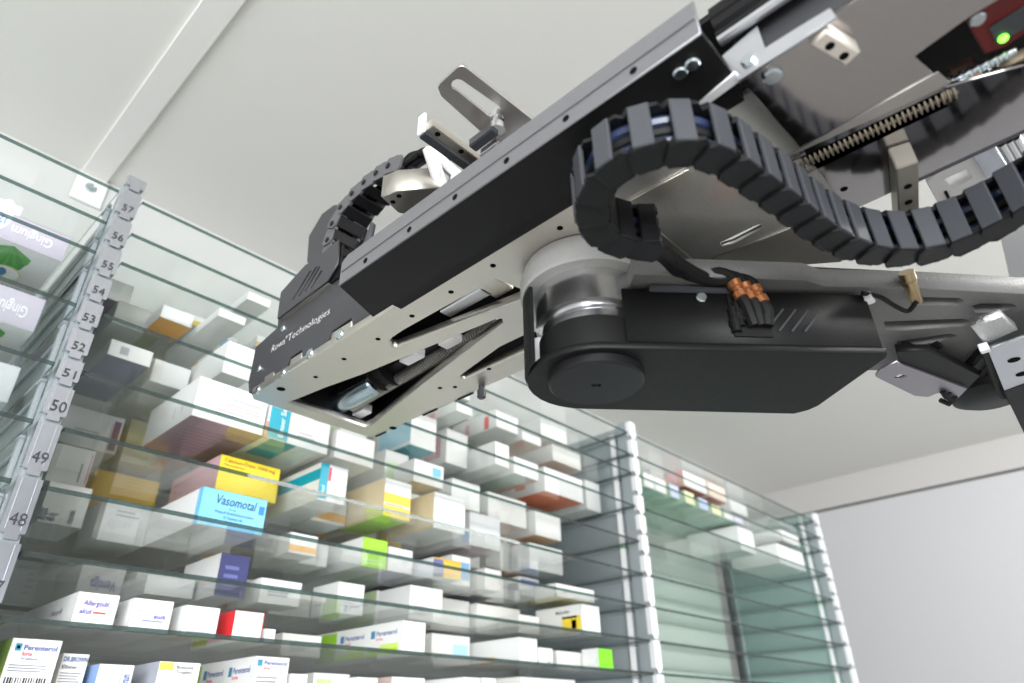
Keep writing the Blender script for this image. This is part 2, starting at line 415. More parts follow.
def perenterol(k, TL, TR, yb, depth, desc, barcode=False, twin=False, **kw):
    kw.setdefault('panels', []); kw.setdefault('texts', []); kw.setdefault('lines', [])
    P_, X_, L_ = list(kw.pop('panels')), list(kw.pop('texts')), list(kw.pop('lines'))
    if barcode:
        X_ += [('front', 'Perenterol', .26, .78, .10, (.06, .10, .35), {'w': .66, 'bold': .015}), ('front', 'forte', .26, .67, .08, (.75, .05, .08), {'w': .2}), ('front', '250 mg/Kapseln', .26, .60, .035, (.1, .1, .3))]
        L_ += [('front', .08, .36, .92, .52, 3, LN), ('front', .08, .05, .90, .26, -16, (.02, .02, .02))]
        P_ += [('front', .10, .76, .22, .90, (.05, .30, .42)), ('front', .13, .80, .19, .86, (.55, .75, .85))]
    if twin:
        for u in (.30, .66):
            X_ += [('side', 'Perenterol', u + .07, .62, .15, (.06, .10, .30), {'w': .22}), ('side', 'forte', u + .07, .48, .09, (.75, .05, .08), {'w': .08})]
            P_ += [('side', u + .01, .56, u + .055, .80, (.05, .22, .36)), ('side', u - .02, 0.0, u + .31, .20, (.45, .75, .05)), ('side', u + .12, .20, u + .31, .34, (.62, .82, .15))]
        P_ += [('side', .02, .0, .26, .95, (.35, .66, .05))]
    return B(k, TL, TR, yb, depth, desc, panels=P_, texts=X_, lines=L_, **kw)

# tenth shelf (bottom row in the picture)
perenterol(9, (13.5, 637.5), (63, 641), 1.03, .10, 'white carton with barcode and blue round logo', barcode=True, faces={'side': (.45, .66, .12)})
B(9, (64, 653), (90, 654.6), 1.07, .12, 'white carton with blue serif lettering', body=OFF, texts=[('front', 'DR.BROWN', .05, .80, .12, (.04, .12, .30), {'w': .9}), ('front', 'Elixier', .05, .62, .09, T, {'w': .6})], lines=[('front', .06, .2, .9, .55, 5, LN)])
B(9, (100, 663.6), (135, 665.4), 1.05, .13, 'pale carton with blue side and sideways blue lettering', body=OFF, faces={'side': (.28, .42, .70)}, texts=[('front', 'Traum', .92, .30, .3, (.05, .12, .40), {'turn': 1, 'w': .3})], panels=[('front', .66, .0, .69, 1, (.3, .4, .7))])
B(9, (160, 661), (201, 663.5), 1.05, .13, 'white carton with yellow corner label', panels=[('front', .02, .74, .36, .98, (.85, .55, .10))], texts=[('front', 'Brimonid', .42, .80, .10, T, {'w': .4}), ('front', 'Tropfen', .42, .66, .09, T, {'w': .4})], lines=[('front', .08, .1, .5, .3, 2, LN)], faces={'side': (.45, .47, .55)})
perenterol(9, (256, 656), (290, 658), 1.03, .17, 'white carton with two green swoosh prints along its side', twin=True, texts=[('front', 'Perenterol', .26, .80, .10, (.06, .10, .35), {'w': .66}), ('front', 'forte', .26, .68, .08, (.75, .05, .08), {'w': .2})], panels=[('front', .08, .76, .22, .92, (.05, .30, .42))], lines=[('front', .1, .25, .9, .55, 3, LN)])
B(9, (291, 673.5), (308, 674.5), 1.05, .14, 'short white carton')
B(9, (314, 672), (350, 675), 1.12, .18, 'white carton with green print', body=OFF, panels=[('front', .1, .3, .5, .8, (.5, .6, .3))])
B(9, (357, 677), (378, 678), 1.05, .16, 'low white carton')
B(9, (392, 676), (425, 679), 1.06, .15, 'white carton with brown edge', faces={'side': (.55, .42, .38)})
B(9, (463, 677), (480, 678), 1.04, .2, 'narrow white carton')
B(9, (482, 677.5), (496, 678.5), 1.05, .2, 'slim white carton')
B(9, (520, 677), (575, 680), 1.06, .2, 'broad white carton', body=OFF)
# ninth shelf
B(8, (79.5, 591), (120.4, 596), 1.03, .17, 'white carton with violet two-line lettering', texts=[('front', 'Allergodil', .17, .62, .16, (.10, .06, .38), {'w': .62, 'shear': .15, 'bold': .012}), ('front', 'akut', .12, .38, .15, (.10, .06, .38), {'w': .3, 'shear': .15, 'bold': .012}), ('side', 'Allergodil', .6, .5, .14, (.35, .35, .5), {'w': .3})], panels=[('front', .45, .40, .76, .46, (.75, .08, .06))])
B(8, (135, 597.5), (174.5, 602), 1.03, .16, 'white carton with violet lettering upside down', texts=[('front', 'amé', .86, .52, .15, (.10, .08, .40), {'flip': True, 'w': .30}), ('side', 'vitamé', .58, .50, .2, (.22, .20, .5), {'w': .35})], lines=[('front', .15, .60, .85, .66, 1, LN), ('front', .3, .3, .9, .4, 1, (.2, .2, .5))])
B(8, (186.7, 604.7), (220.6, 608.6), 1.04, .17, 'plain white carton with tan underside stripe', panels=[('bottom', .0, .7, .5, .98, (.75, .55, .25))], lines=[('front', .15, .1, .8, .2, 1, LNP)])
B(8, (236, 610), (265, 613.7), 1.03, .10, 'white carton with bright red side', faces={'side': (.72, .02, .03)}, lines=[('front', .2, .5, .9, .85, 3, LNP)], panels=[('front', .97, 0, 1, 1, (.72, .05, .05))])
B(8, (266, 628), (276, 630), 1.03, .12, 'very small white carton')
B(8, (283, 632), (322, 637), 1.2, .14, 'white carton set back behind its neighbours', body=OFF, lines=[('front', .2, .2, .8, .6, 4, LN)])
perenterol(8, (402.5, 620), (426, 623), 1.02, .20, 'long white carton with twin blue logos and green stripes', twin=True, lines=[('front', .82, .2, .88, .8, 5, LNP)])
B(8, (432, 632), (470, 638), 1.16, .15, 'grey-white carton with light blue print', body=OFF, panels=[('front', .55, .3, .95, .7, (.40, .62, .78))])
B(8, (518.7, 637), (537, 639), 1.02, .28, 'long white carton with blue and orange side patches', panels=[('side', .20, .1, .27, .6, (.35, .65, .85)), ('side', .70, .05, .82, .35, (.80, .55, .25))], lines=[('front', .3, .7, .9, .85, 1, LNP)])
B(8, (538.5, 647), (552.5, 649), 1.03, .26, 'lower white carton', panels=[('front', .6, .1, .9, .3, LNP)])
B(8, (556, 650), (588, 654), 1.10, .2, 'wide white carton', body=OFF)
B(8, (598, 648), (612, 649.5), 1.04, .22, 'white carton with a vivid green end', faces={'front': (.20, .72, .01)}, panels=[('side', .86, .3, .92, .55, (.55, .75, .35))])
# eighth shelf
B(7, (20, 560), (44, 564), 1.42, .02, 'grey-white carton deep behind the numbered upright', body=GREYW, lines=[('front', .5, .2, .9, .8, 4, GREY)])
B(7, (84, 562), (127, 568), 1.30, .10, 'white carton with violet lettering along its lower edge', body=OFF, texts=[('front', 'Ventiga', .85, .55, .3, (.15, .12, .4), {'flip': True, 'w': .6})])
B(7, (138, 570), (181, 577), 1.30, .10, 'off-white carton with grey print', body=OFF, lines=[('front', .2, .2, .8, .7, 3, LN)])
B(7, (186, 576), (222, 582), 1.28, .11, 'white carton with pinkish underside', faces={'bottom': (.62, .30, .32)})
B(7, (226, 581), (239, 583), 1.26, .1, 'narrow red carton', body=(.55, .07, .05))
B(7, (222, 553), (251, 557), 1.14, .12, 'carton with dark blue front under the light blue one', faces={'front': (.03, .035, .15)}, lines=[('front', .2, .2, .9, .8, 3, (.12, .14, .38))])
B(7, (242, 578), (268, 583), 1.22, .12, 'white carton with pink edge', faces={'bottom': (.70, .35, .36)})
B(7, (272, 586), (312, 594), 1.25, .11, 'white carton with faint square print', body=OFF, lines=[('front', .2, .25, .75, .75, 4, LN)])
B(7, (339, 581.7), (365, 585), 1.16, .16, 'white carton with grey print near its base', lines=[('front', .15, .22, .9, .40, 2, LN)])
B(7, (377, 590), (420, 597), 1.24, .10, 'white carton with pale green side', faces={'side': (.55, .68, .40)})
B(7, (432, 596), (470, 602), 1.22, .12, 'grey-white carton with violet print', body=OFF, panels=[('bottom', .1, .6, .9, .9, (.45, .30, .55))])
B(7, (476, 604), (520, 609), 1.20, .12, 'off-white carton with purple underside', body=OFF, faces={'bottom': (.62, .55, .64)})
B(7, (581, 603.6), (599, 607), 1.03, .22, 'white carton with yellow label along its side', panels=[('side', .58, .10, .98, .62, (.88, .66, .05)), ('side', .58, .56, .90, .64, (.25, .16, .05)), ('side', .78, .2, .88, .5, (.75, .45, .05))], texts=[('side', 'Maltofer', .45, .74, .12, T, {'w': .3})])
# seventh shelf
B(6, (51, 480), (93, 490), 1.2, .08, 'white carton with sideways black print', BL=(35, 521), body=OFF, texts=[('front', 'Myoprac', .15, .05, .22, T, {'turn': 1, 'w': .30}), ('front', '400 mg', .35, .05, .18, T, {'turn': 1, 'w': .2}), ('front', 'Arzneimittel', .75, .05, .14, T, {'turn': 1, 'w': .35})])
B(6, (110, 493), (154, 502), 1.25, .08, 'plain white carton with faint print near its top', lines=[('front', .25, .60, .85, .80, 2, LNP)])
B(6, (204, 487), (268, 500), 1.025, .17, 'light blue fronted carton with dark lettering', faces={'front': (.20, .60, .86), 'side': (.84, .84, .83)},
  texts=[('front', 'Vasomotal', .20, .62, .26, (.02, .05, .16), {'w': .62, 'shear': .2, 'bold': .006}), ('front', '24 mg', .42, .50, .06, (.1, .2, .35)), ('front', 'Wirkstoff: Betahistindihydrochlorid', .22, .38, .08, (.08, .15, .3), {'w': .60}), ('front', '50 Tabletten N2', .36, .25, .08, (.08, .15, .3), {'w': .3})],
  panels=[('front', .885, .55, .975, .80, (.02, .20, .62)), ('side', .93, .0, 1.0, 1.0, (.20, .60, .86))])
B(6, (258, 531), (287, 538), 1.28, .08, 'grey carton', body=GREYW)
B(6, (291, 538), (329, 546), 1.18, .14, 'big white carton with faint print square', lines=[('front', .35, .35, .7, .5, 2, LNP), ('front', .72, .30, .86, .5, 4, LNP)])
B(6, (363.6, 537), (388, 541), 1.12, .14, 'white carton with lime green front label', faces={'front': (.36, .76, .02)}, lines=[('front', .15, .45, .85, .6, 2, (.70, .88, .45)), ('front', .1, .1, .9, .3, 2, (.7, .9, .5))])
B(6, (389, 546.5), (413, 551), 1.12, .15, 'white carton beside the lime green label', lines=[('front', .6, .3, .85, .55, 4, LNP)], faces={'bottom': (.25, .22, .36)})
B(6, (434, 556), (461, 563), 1.10, .10, 'carton with navy and amber front', faces={'front': (.86, .50, .02), 'side': (.80, .80, .86)}, panels=[('front', .0, .0, .36, .92, (.10, .13, .33)), ('front', .05, .15, .30, .25, (.4, .6, .4)), ('front', 0, 0, 1, .10, (.88, .66, .05))])
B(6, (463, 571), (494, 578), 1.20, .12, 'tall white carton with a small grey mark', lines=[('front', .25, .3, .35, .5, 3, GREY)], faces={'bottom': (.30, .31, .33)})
B(6, (519, 574), (538.6, 577.5), 1.22, .10, 'slim white carton with dark blue label', panels=[('front', .08, .72, .95, .92, (.10, .16, .42)), ('side', .3, .2, .9, .8, (.30, .34, .42))])
B(6, (498, 574), (515, 578), 1.28, .08, 'narrow grey carton with dark edge', body=(.45, .47, .52))
B(6, (556, 582), (594, 591.5), 1.08, .22, 'flat carton with yellow underside', faces={'bottom': (.80, .68, .30)})
# sixth shelf
B(5, (58, 441), (96, 453), 1.26, .08, 'white carton with pink and black sideways print', body=OFF, panels=[('front', .93, .1, .97, .9, (.70, .25, .35)), ('front', .74, .1, .79, .6, (.25, .25, .28))])
B(5, (97, 467), (161, 480), 1.38, .05, 'amber yellow carton set deep on the shelf', body=(.88, .56, .02))
B(5, (221.5, 455.6), (281, 468), 1.14, .14, 'bright yellow carton with dark top print', body=(.90, .68, .02), BL=(214, 490), texts=[('front', 'Calcium-Dura 1000 mg', .06, .83, .09, (.35, .12, .05), {'w': .85}), ('front', 'Filmtabletten', .06, .72, .06, (.35, .2, .05), {'w': .4})], faces={'side': (.70, .45, .48)})
B(5, (322, 463), (348.7, 468.7), 1.03, .14, 'white carton with teal and red front label', panels=[('front', .0, .05, .30, 1, TEAL), ('front', .30, .55, .40, .92, (.75, .05, .08)), ('side', .25, .55, 1.0, .85, TEAL)], texts=[('front', 'Wirkstoff', .20, .15, .10, (.7, .9, .95), {'turn': 1, 'w': .3})], lines=[('front', .5, .1, .9, .2, 1, LNP)])
B(5, (318, 516), (347, 523), 1.30, .06, 'white carton with orange lower half', BL=(318, 540), panels=[('front', 0, 0, .55, .45, ORG_)])
B(5, (386, 476), (412, 482.5), 1.02, .16, 'white and yellow banded carton with lime underside', faces={'bottom': (.45, .72, .10), 'side': (.76, .64, .42)}, panels=[('front', 0, 0.0, 1, .30, (.88, .62, .03)), ('front', 0, .36, 1, .62, (.88, .62, .03))], lines=[('front', .05, .30, .95, .36, 1, (.35, .12, .2))])
B(5, (435, 481), (465.7, 489), 1.02, .14, 'large white carton with tan side', faces={'side': (.80, .66, .42)}, lines=[('front', .2, .3, .35, .5, 3, LNP)])
B(5, (470, 492), (500, 500), 1.10, .14, 'grey-white carton', body=GREYW, faces={'bottom': (.45, .35, .40)})
B(5, (529, 542), (562, 551), 1.20, .10, 'white carton with grey underside', BL=(528, 568), faces={'bottom': (.62, .62, .63)})
B(5, (500, 528), (524, 535), 1.24, .10, 'off-white carton with orange underside', body=OFF, faces={'bottom': (.80, .45, .10)})
B(5, (352, 486), (380, 493), 1.2, .10, 'beige carton', body=(.66, .58, .45))
# fifth shelf
B(4, (62, 400), (125, 421), 1.3, .08, 'white carton with dark purple end label', BL=(52, 440), panels=[('front', .86, .08, .97, .88, PURP), ('front', .83, .1, .845, .8, (.55, .45, .55))], lines=[('front', .3, .3, .7, .5, 2, LNP)])
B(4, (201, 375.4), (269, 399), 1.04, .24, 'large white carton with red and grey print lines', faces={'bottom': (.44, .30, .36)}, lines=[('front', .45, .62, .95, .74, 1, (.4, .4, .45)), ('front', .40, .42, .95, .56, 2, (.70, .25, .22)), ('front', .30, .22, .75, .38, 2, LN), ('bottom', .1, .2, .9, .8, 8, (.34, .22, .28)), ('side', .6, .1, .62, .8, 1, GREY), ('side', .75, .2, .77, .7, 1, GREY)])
B(4, (270, 406.6), (331, 424), 1.045, .12, 'white carton with teal label and teal underside', panels=[('front', .03, .02, .34, 1, TEAL), ('bottom', .1, .45, .5, 1, TEAL), ('front', 0, .0, .03, .5, (.75, .25, .06))], texts=[('front', 'Emser Salz', .26, .1, .16, (.75, .92, .95), {'turn': 1, 'w': .5})], lines=[('front', .5, .3, .8, .5, 2, LNP)])
B(4, (337, 430), (375.5, 440.5), 1.01, .14, 'low white carton by the gripper tip')
B(4, (414.5, 458.5), (444, 467), 1.05, .14, 'white carton with small sky blue mark', panels=[('front', .62, .45, .92, .85, SKY)], faces={'bottom': (.70, .55, .35)})
B(4, (386, 449), (409, 456), 1.12, .12, 'white carton with pale green label', panels=[('front', .1, .1, .7, .7, (.62, .76, .50))])
B(4, (535, 511), (560, 516), 1.16, .12, 'small white carton', faces={'bottom': (.75, .40, .15)})
B(4, (452, 478), (480, 486), 1.12, .14, 'white carton with peach underside', faces={'bottom': (.85, .55, .38)})
B(4, (488, 492), (526, 502), 1.14, .14, 'off-white broad carton', body=OFF, faces={'bottom': (.62, .40, .34)})
B(4, (140, 392), (176, 404), 1.34, .05, 'olive carton set far back', body=(.48, .47, .30))
# fourth shelf
B(3, (112, 339), (154, 352), 1.16, .14, 'white carton with a small round mark', BL=(106, 353.5), panels=[('front', .25, .25, .45, .75, LNP)], faces={'bottom': (.32, .33, .44)})
B(3, (229, 340), (255, 350.5), 1.06, .22, 'plain white carton left of the gripper')
B(3, (412, 411), (437, 420), 1.05, .10, 'white carton with teal underside by the robot plate', BL=(407, 443), faces={'bottom': (.05, .42, .50)}, panels=[('side', .2, .1, 1, .8, (.35, .62, .75))])
B(3, (447, 424), (468, 432), 1.12, .14, 'white carton with pink logo', panels=[('side', .6, .2, .9, .8, PINK)])
B(3, (495, 441), (509, 446), 1.02, .16, 'little white carton')
B(3, (544, 466.5), (582, 480), 1.08, .2, 'white carton with orange-red underside', BL=(546.5, 491), faces={'bottom': (.80, .17, .03)}, panels=[('side', .62, .3, .75, .7, (.80, .25, .15))])
B(3, (514, 456), (538, 465), 1.06, .16, 'white carton with greenish underside', faces={'bottom': (.45, .55, .50)}, panels=[('bottom', .8, 0, 1, 1, (.6, .3, .22))])
B(3, (584, 468), (598, 473), 1.12, .16, 'white carton close to the dividing upright')
# third shelf
B(2, (220, 308), (246.4, 318), 1.035, .24, 'long white carton beside the gripper side plate')
B(2, (456.4, 401), (472.5, 407), 1.04, .15, 'small white carton below the plate edge', panels=[('side', .4, .2, .6, .8, PINK)])
B(2, (496, 409), (518, 417.5), 1.03, .26, 'long white carton with red square on its side', panels=[('side', .74, .05, .84, .75, (.80, .12, .10)), ('side', .30, .1, .40, .7, PINK)])
B(2, (522, 429), (541, 440), 1.06, .18, 'white carton with pale orange underside', faces={'bottom': (.75, .60, .52)})
B(2, (552, 442), (580, 454), 1.1, .2, 'off-white carton with salmon underside', faces={'bottom': (.88, .62, .52)}, body=OFF)
B(2, (130, 268), (160, 282), 1.2, .14, 'plain white carton high by the numbered upright', body=OFF)
# second shelf
B(1, (249, 290.5), (271, 301), 1.05, .24, 'white carton by the black side cover')
B(1, (540, 412), (566, 424), 1.1, .16, 'white carton with peach print', faces={'bottom': (.85, .70, .62)})
B(1, (446, 376), (470, 386), 1.08, .16, 'white carton tucked above the plate')
# first bay: leaf-printed cartons
def leafbox(k, TL, TR, yb, desc):
    return B(k, TL, TR, yb, .14, desc, bay=0, body=(.78, .77, .77), faces={'front': (.50, .46, .54)},
      panels=[('front', .0, .0, .55, .02, (.4, .36, .45))],
      texts=[('front', 'Gingium', .88, .62, .34, (.82, .78, .85), {'flip': True, 'w': .36}), ('front', '120', .465, .82, .30, (.08, .25, .55), {'flip': True, 'w': .09})])
def leafprint(o, x0, x1, y0, y1, z):
    def blob(pts, c, lift):
        bm = bmesh.new(); bm.faces.new([bm.verts.new((x0 + (x1 - x0) * a, y0 + (y1 - y0) * b, z - lift)) for a, b in pts]); obj('leaf_print', bm, ink(c), o)
    def ell(cu, cv, ru, rv, n=24): return [(cu + ru * math.cos(2 * math.pi * i / n), cv + rv * math.sin(2 * math.pi * i / n)) for i in range(n)]
    for i in range(10):                       # the two-lobed leaf as overlapping petals
        a0 = math.pi * (.08 + .84 * i / 10); a1 = math.pi * (.08 + .84 * (i + 1.15) / 10); r = .90 if i not in (4, 5) else .70
        blob([(.60, .04), (.60 + .21 * r * math.cos(a0), .04 + .52 * r * math.sin(a0)), (.60 + .22 * r * math.cos((a0 + a1) / 2), .04 + .55 * r * math.sin((a0 + a1) / 2)), (.60 + .21 * r * math.cos(a1), .04 + .52 * r * math.sin(a1))], (.05, .26, .04) if i % 2 else (.08, .34, .05), .0002 + .00003 * i)
    blob(ell(.66, .47, .13, .12), (.62, .66, .40), .0007); blob(ell(.66, .47, .12, .10), (.80, .82, .78), .0008)
    blob(ell(.62, .47, .045, .07), (.03, .18, .40), .0010)
    blob(ell(.40, .42, .06, .20), (.36, .34, .35), .0008)
    for i in range(9):
        u = .46 + .045 * i; blob([(u, .66), (u + .02, .66), (u + .02, .80 - .05 * (i % 3)), (u, .80 - .05 * (i % 3))], (.35, .36, .42), .0004)
    h = .045
    bm = bmesh.new(); bm.faces.new([bm.verts.new((x0 + (x1 - x0) * (.42 + .07 * math.cos(2 * math.pi * i / 24)), y0 + .0003, z + .030 + .020 * math.sin(2 * math.pi * i / 24))) for i in range(24)]); obj('count_badge', bm, ink((.85, .86, .88)), o)
leafbox(2, (-42, 182), (73, 233), 1.072, 'lilac carton printed with a green ginkgo leaf underneath')
leafbox(3, (-60, 268), (48, 296), 1.14, 'second lilac leaf carton on the shelf below the first')
B(1, (-40, 181), (24, 207), 1.12, .1, 'white carton edge above the leaf carton', bay=0)
B(4, (-40, 352), (22, 366), 1.2, .1, 'grey-white carton low in the first bay', bay=0, body=GREYW)
# far bay
gb = {'bottom': (.22, .46, .34)}
for i, (u, v) in enumerate(((642, 466), (654, 474.5), (669, 482), (684, 489.5), (698, 496.5), (711, 503), (723, 509), (733, 514))):
    B(2, (u, v), (u + (11 if i < 2 else 9.5), v + 5.2), 1.05, .2, ['white carton with green underside', 'wide white carton with green underside', 'blue-fronted carton', 'pale yellow carton', 'second blue-fronted carton', 'second pale yellow carton', 'white carton with green edge', 'violet-fronted carton'][i], bay=2,
      faces={**gb, 'front': [WHITE, WHITE, (.55, .60, .80), (.82, .82, .50), (.50, .58, .82), (.82, .80, .45), WHITE, (.62, .62, .82)][i], 'side': (.45, .62, .42)})
B(1, (682, 467), (704.6, 477.5), 1.03, .10, 'white carton with red underside', bay=2, faces={'bottom': (.50, .08, .05), 'side': (.68, .40, .38)})
B(1, (707, 479), (724, 487), 1.03, .12, 'peach carton with red underside', bay=2, body=(.82, .66, .58), faces={'bottom': (.55, .12, .07)})
B(1, (728, 492), (745, 500), 1.08, .15, 'white carton beside the red ones', bay=2)
B(1, (648, 450), (672, 461), 1.12, .2, 'grey-white carton', bay=2, body=OFF)
B(3, (737, 525), (752, 531), 1.03, .26, 'long white carton', bay=2)
B(3, (776, 543), (802, 553), 1.04, .14, 'plain white carton', bay=2)
B(2, (780, 528), (798, 537), 1.04, .16, 'white carton near the end upright', bay=2)
B(3, (690, 537), (708, 545), 1.25, .08, 'off-white carton at the rear', bay=2, body=OFF)
# more cartons stand behind and between the ones above
def hits(c, o): return c['bay'] == o['bay'] and c['k'] == o['k'] and c['x0'] < o['x1'] + .002 and o['x0'] < c['x1'] + .002
def settle():
    for i, c in enumerate(SPEC):
        for o in SPEC[i + 1:]:
            if not hits(c, o): continue
            f, r = (c, o) if c['y0'] <= o['y0'] else (o, c)
            if r['y0'] - f['y0'] > .02: f['depth'] = min(f['depth'], r['y0'] - f['y0'] - .002)
            else:
                l, g = (c, o) if c['x0'] + c['x1'] < o['x0'] + o['x1'] else (o, c)
                mid = (l['x1'] + g['x0']) / 2; l['x1'] = mid - .001; g['x0'] = mid + .001
settle()
random.seed(21)
FILLC = [('plain white carton', {}), ('off-white carton', {'body': OFF}), ('white carton with orange underside', {'faces': {'bottom': (.85, .42, .08)}}), ('white carton with yellow front band', {'panels': [('front', 0, .0, 1, .5, (.88, .62, .05))]}), ('white carton with grey print', {'lines': [('front', .2, .3, .8, .7, 3, LN)]}),
         ('white carton with orange band', {'panels': [('front', 0, .1, 1, .4, (.85, .45, .10))]}), ('white carton with blue patch', {'panels': [('front', .5, .2, .95, .8, (.20, .42, .68))]}), ('white carton with violet underside', {'faces': {'bottom': (.45, .32, .52)}}),
         ('pale green sided carton', {'faces': {'side': (.62, .72, .50), 'bottom': (.60, .70, .45)}}), ('white carton with pink underside', {'faces': {'bottom': (.80, .50, .46)}}), ('white carton with small print', {'lines': [('front', .15, .15, .6, .45, 3, LNP)]})]
def fill(bay, k, xa, xb, ya, yb_, hmax):
    x = xa
    while x < xb - .03:
        wd = random.uniform(.034, .066); y0 = random.uniform(ya, yb_)
        gap = SZ[k - 1] - SZ[k] - .009; h = min(random.uniform(.4, 1.0) * gap, hmax)
        ds, kw = random.choice(FILLC)
        c = dict(bay=bay, k=k, x0=x, x1=min(x + wd, xb), ztop=SZ[k] + h, y0=y0, depth=random.uniform(.06, .14), desc=ds, **kw)
        ok = True
        for o in SPEC:
            if hits(c, o):
                cut = y0 - o['y0'] - .002
                if cut > .045:
                    if cut < min(.10, o['depth']): ok = False
                    else: o['depth'] = min(o['depth'], cut)
                elif o['y0'] > y0 + .045: c['depth'] = min(c['depth'], o['y0'] - y0 - .002)
                else: ok = False
        if ok: SPEC.append(c)
        x += wd + random.uniform(.003, .012) if ok else .02
for k in range(1, 8): fill(1, k, XU[0] + (.03 if k in (1, 2, 3) else .17), XU[1] - .24 + .018 * k, .80, .92, .055)
for sp_ in SPEC:
    if sp_['x1'] - sp_['x0'] < .006: continue
    o = carton(**sp_)
    if 'leaf' in sp_['desc'] and sp_['bay'] == 0 and 'lilac' in sp_['desc']:
        q = ORG[o.name]; leafprint(o, sp_['x0'], sp_['x1'], sp_['y0'], min(sp_['y0'] + sp_['depth'], YR - .002), q.z)
# labels: look first, then place on its shelf
rows = {}
for r in BOXES: rows.setdefault((r[1], r[2]), []).append(r)
for (bay, k), rs in rows.items():
    rs.sort(key=lambda r: r[3])
    for i, (o, b_, k_, x, desc) in enumerate(rs):
        if bay == 1: o['label'] = '%s, %s along the %s shelf' % (desc, NTH[i], ORD[k])
        elif bay == 2: o['label'] = '%s, far bay, %s shelf' % (desc, ORD[k])
        else: o['label'] = desc

# ================================================================ the picking robot
def G2(*ps, z=.288): return [tuple(atz(u, v, z)[:2]) for u, v in ps]
def GX(*ps, x=.262): return [(atx(u, v, x).y, atx(u, v, x).z) for u, v in ps]
def disc_mesh(r, h, m, n=12):
    bm = bmesh.new(); lathe(bm, (0, 0, 0), (0, 0, 1), [(r, 0), (r, h * .6), (r * .8, h)], n)
    bmesh.ops.recalc_face_normals(bm, faces=bm.faces[:]); me = bpy.data.meshes.new('screw'); bm.to_mesh(me); bm.free(); me.materials.append(m); return me
def facing(p, n):
    x, y, a = frame_of(n); M = Matrix.Identity(4)
    for i in range(3): M[i][0], M[i][1], M[i][2], M[i][3] = x[i], y[i], a[i], p[i]
    return M
HOLE = disc_mesh(.0022, .0003, DARKH); HOLEB = disc_mesh(.0042, .0003, DARKH); SCR = disc_mesh(.0038, .0022, SCREW); SCRB = disc_mesh(.005, .0025, SCREW)
def rbox(name, c, U, V, W, m, parent, bev=0.0):   # box centred at c with half-axis vectors
    bm = bmesh.new(); c = Vector(c); U, V, W = Vector(U), Vector(V), Vector(W)
    box(bm, (-1, -1, -1), (1, 1, 1))
    for v in bm.verts: v.co = c + U * v.co.x + V * v.co.y + W * v.co.z
    if bev: bmesh.ops.bevel(bm, geom=bm.edges[:], offset=bev, segments=2, affect='EDGES')
    return obj(name, bm, m, parent)

gr = thing('robot_gripper', (.33, .3, .288), 'aluminium and black gripper head reaching toward the shelves', 'robot gripper')
ZP = .288
wA = G2((389, 342), (392, 338), (404, 330), (495, 279), (522, 290), (522, 299), (398, 347), (392, 347))
wB = G2((288, 403), (325, 388), (364, 374), (420, 351), (497, 319), (502, 319), (503, 323), (420, 386), (372, 425), (365, 428))
wC = G2((460, 376), (500, 347), (523, 336), (541, 330), (541, 345), (523, 352), (466, 379), (461, 379))
wD = G2((720, 243), (755, 226), (762, 224), (762, 229), (735, 243), (722, 247))
wE = G2((774, 166), (786, 159), (940, 86), (950, 84), (955, 95), (945, 103), (800, 173), (780, 172))
wF = G2((913, 52), (925, 43), (965, 14), (1024, -22), (1090, -60), (1110, -20), (1024, 60), (945, 82))
X0, X1 = .259, .406
plate = slab('base_plate', 'z', [(X0, .165), (X1 - .012, .165), (X1, .17), (X1, .584), (X1 - .006, .590), (X0 + .006, .590), (X0, .582)], ZP, ZP + .008, ALU, gr, [wA, wB, wC], bev=.0006)
for p in ((493, 265.6), (451, 292), (344, 359), (315.6, 377), (378, 339), (412, 316), (440, 388), (455, 387), (489, 369), (560, 228)):
    put('screw_hole', HOLE, gr, facing(atz(p[0], p[1], ZP), (0, 0, -1)))
for p in ((281, 389), (393, 428)):
    put('screw_hole', HOLEB, gr, facing(atz(p[0], p[1], ZP), (0, 0, -1)))
# edge pads and bumper under the open edge of the plate
for (u0, v0), (u1, v1) in (((378, 437), (386, 432)), ((428, 417), (440, 410)), ((462, 401), (474, 393))):
    a = atz(u0, v0, ZP); b = atz(u1, v1, ZP)
    bxo('edge_pad', (X1 - .0010, b.y, ZP - .0008), (X1 + .0012, a.y, ZP + .004), RUBB, gr)
latheo('bumper', (X1 - .004, atz(486, 388, ZP).y, ZP), (0, 0, -1), [(.003, 0), (.003, .005), (.0042, .005), (.0042, .012), (.003, .013)], PLASTG, gr, 14)
# mechanism inside the plate
bxo('inner_cover', (.264, .30, .350), (.402, .582, .354), RUBB, gr)
bxo('inner_front', (.264, .578, .297), (.398, .583, .350), RUBB, gr)
bxo('inner_wall', (.398, .30, .297), (.402, .582, .350), RUBB, gr)
a, b = atz(337, 402, .312), atz(382, 383, .312)
latheo('drive_motor', a, (0, b.y - a.y, 0), [(.012, 0), (.0145, .002), (.0145, a.y - b.y), (.012, a.y - b.y + .002)], mat('blue_steel', (.50, .60, .68), .22, 1), gr)
latheo('motor_flange', (a.x, a.y + .006, .312), (0, -1, 0), [(.016, 0), (.016, .006)], PLASTG, gr)
c = atz(384, 372, .318)
latheo('pulley', (c.x - .004, c.y, .318), (0, -1, 0), [(.020, 0), (.022, .002), (.022, .004), (.018, .005), (.018, .017), (.022, .018), (.022, .021)], RUBB, gr)
def spindle(name, p0, p1, r, pitch, m, parent):
    p0, p1 = Vector(p0), Vector(p1); L = (p1 - p0).length; n = int(L / pitch); prof = [(r * .6, 0)]
    for i in range(n):
        prof += [(r * .68, (i + .05) * pitch), (r, (i + .3) * pitch), (r, (i + .55) * pitch), (r * .68, (i + .8) * pitch)]
    prof.append((r * .6, L))
    return latheo(name, p0, p1 - p0, prof, m, parent, 14)
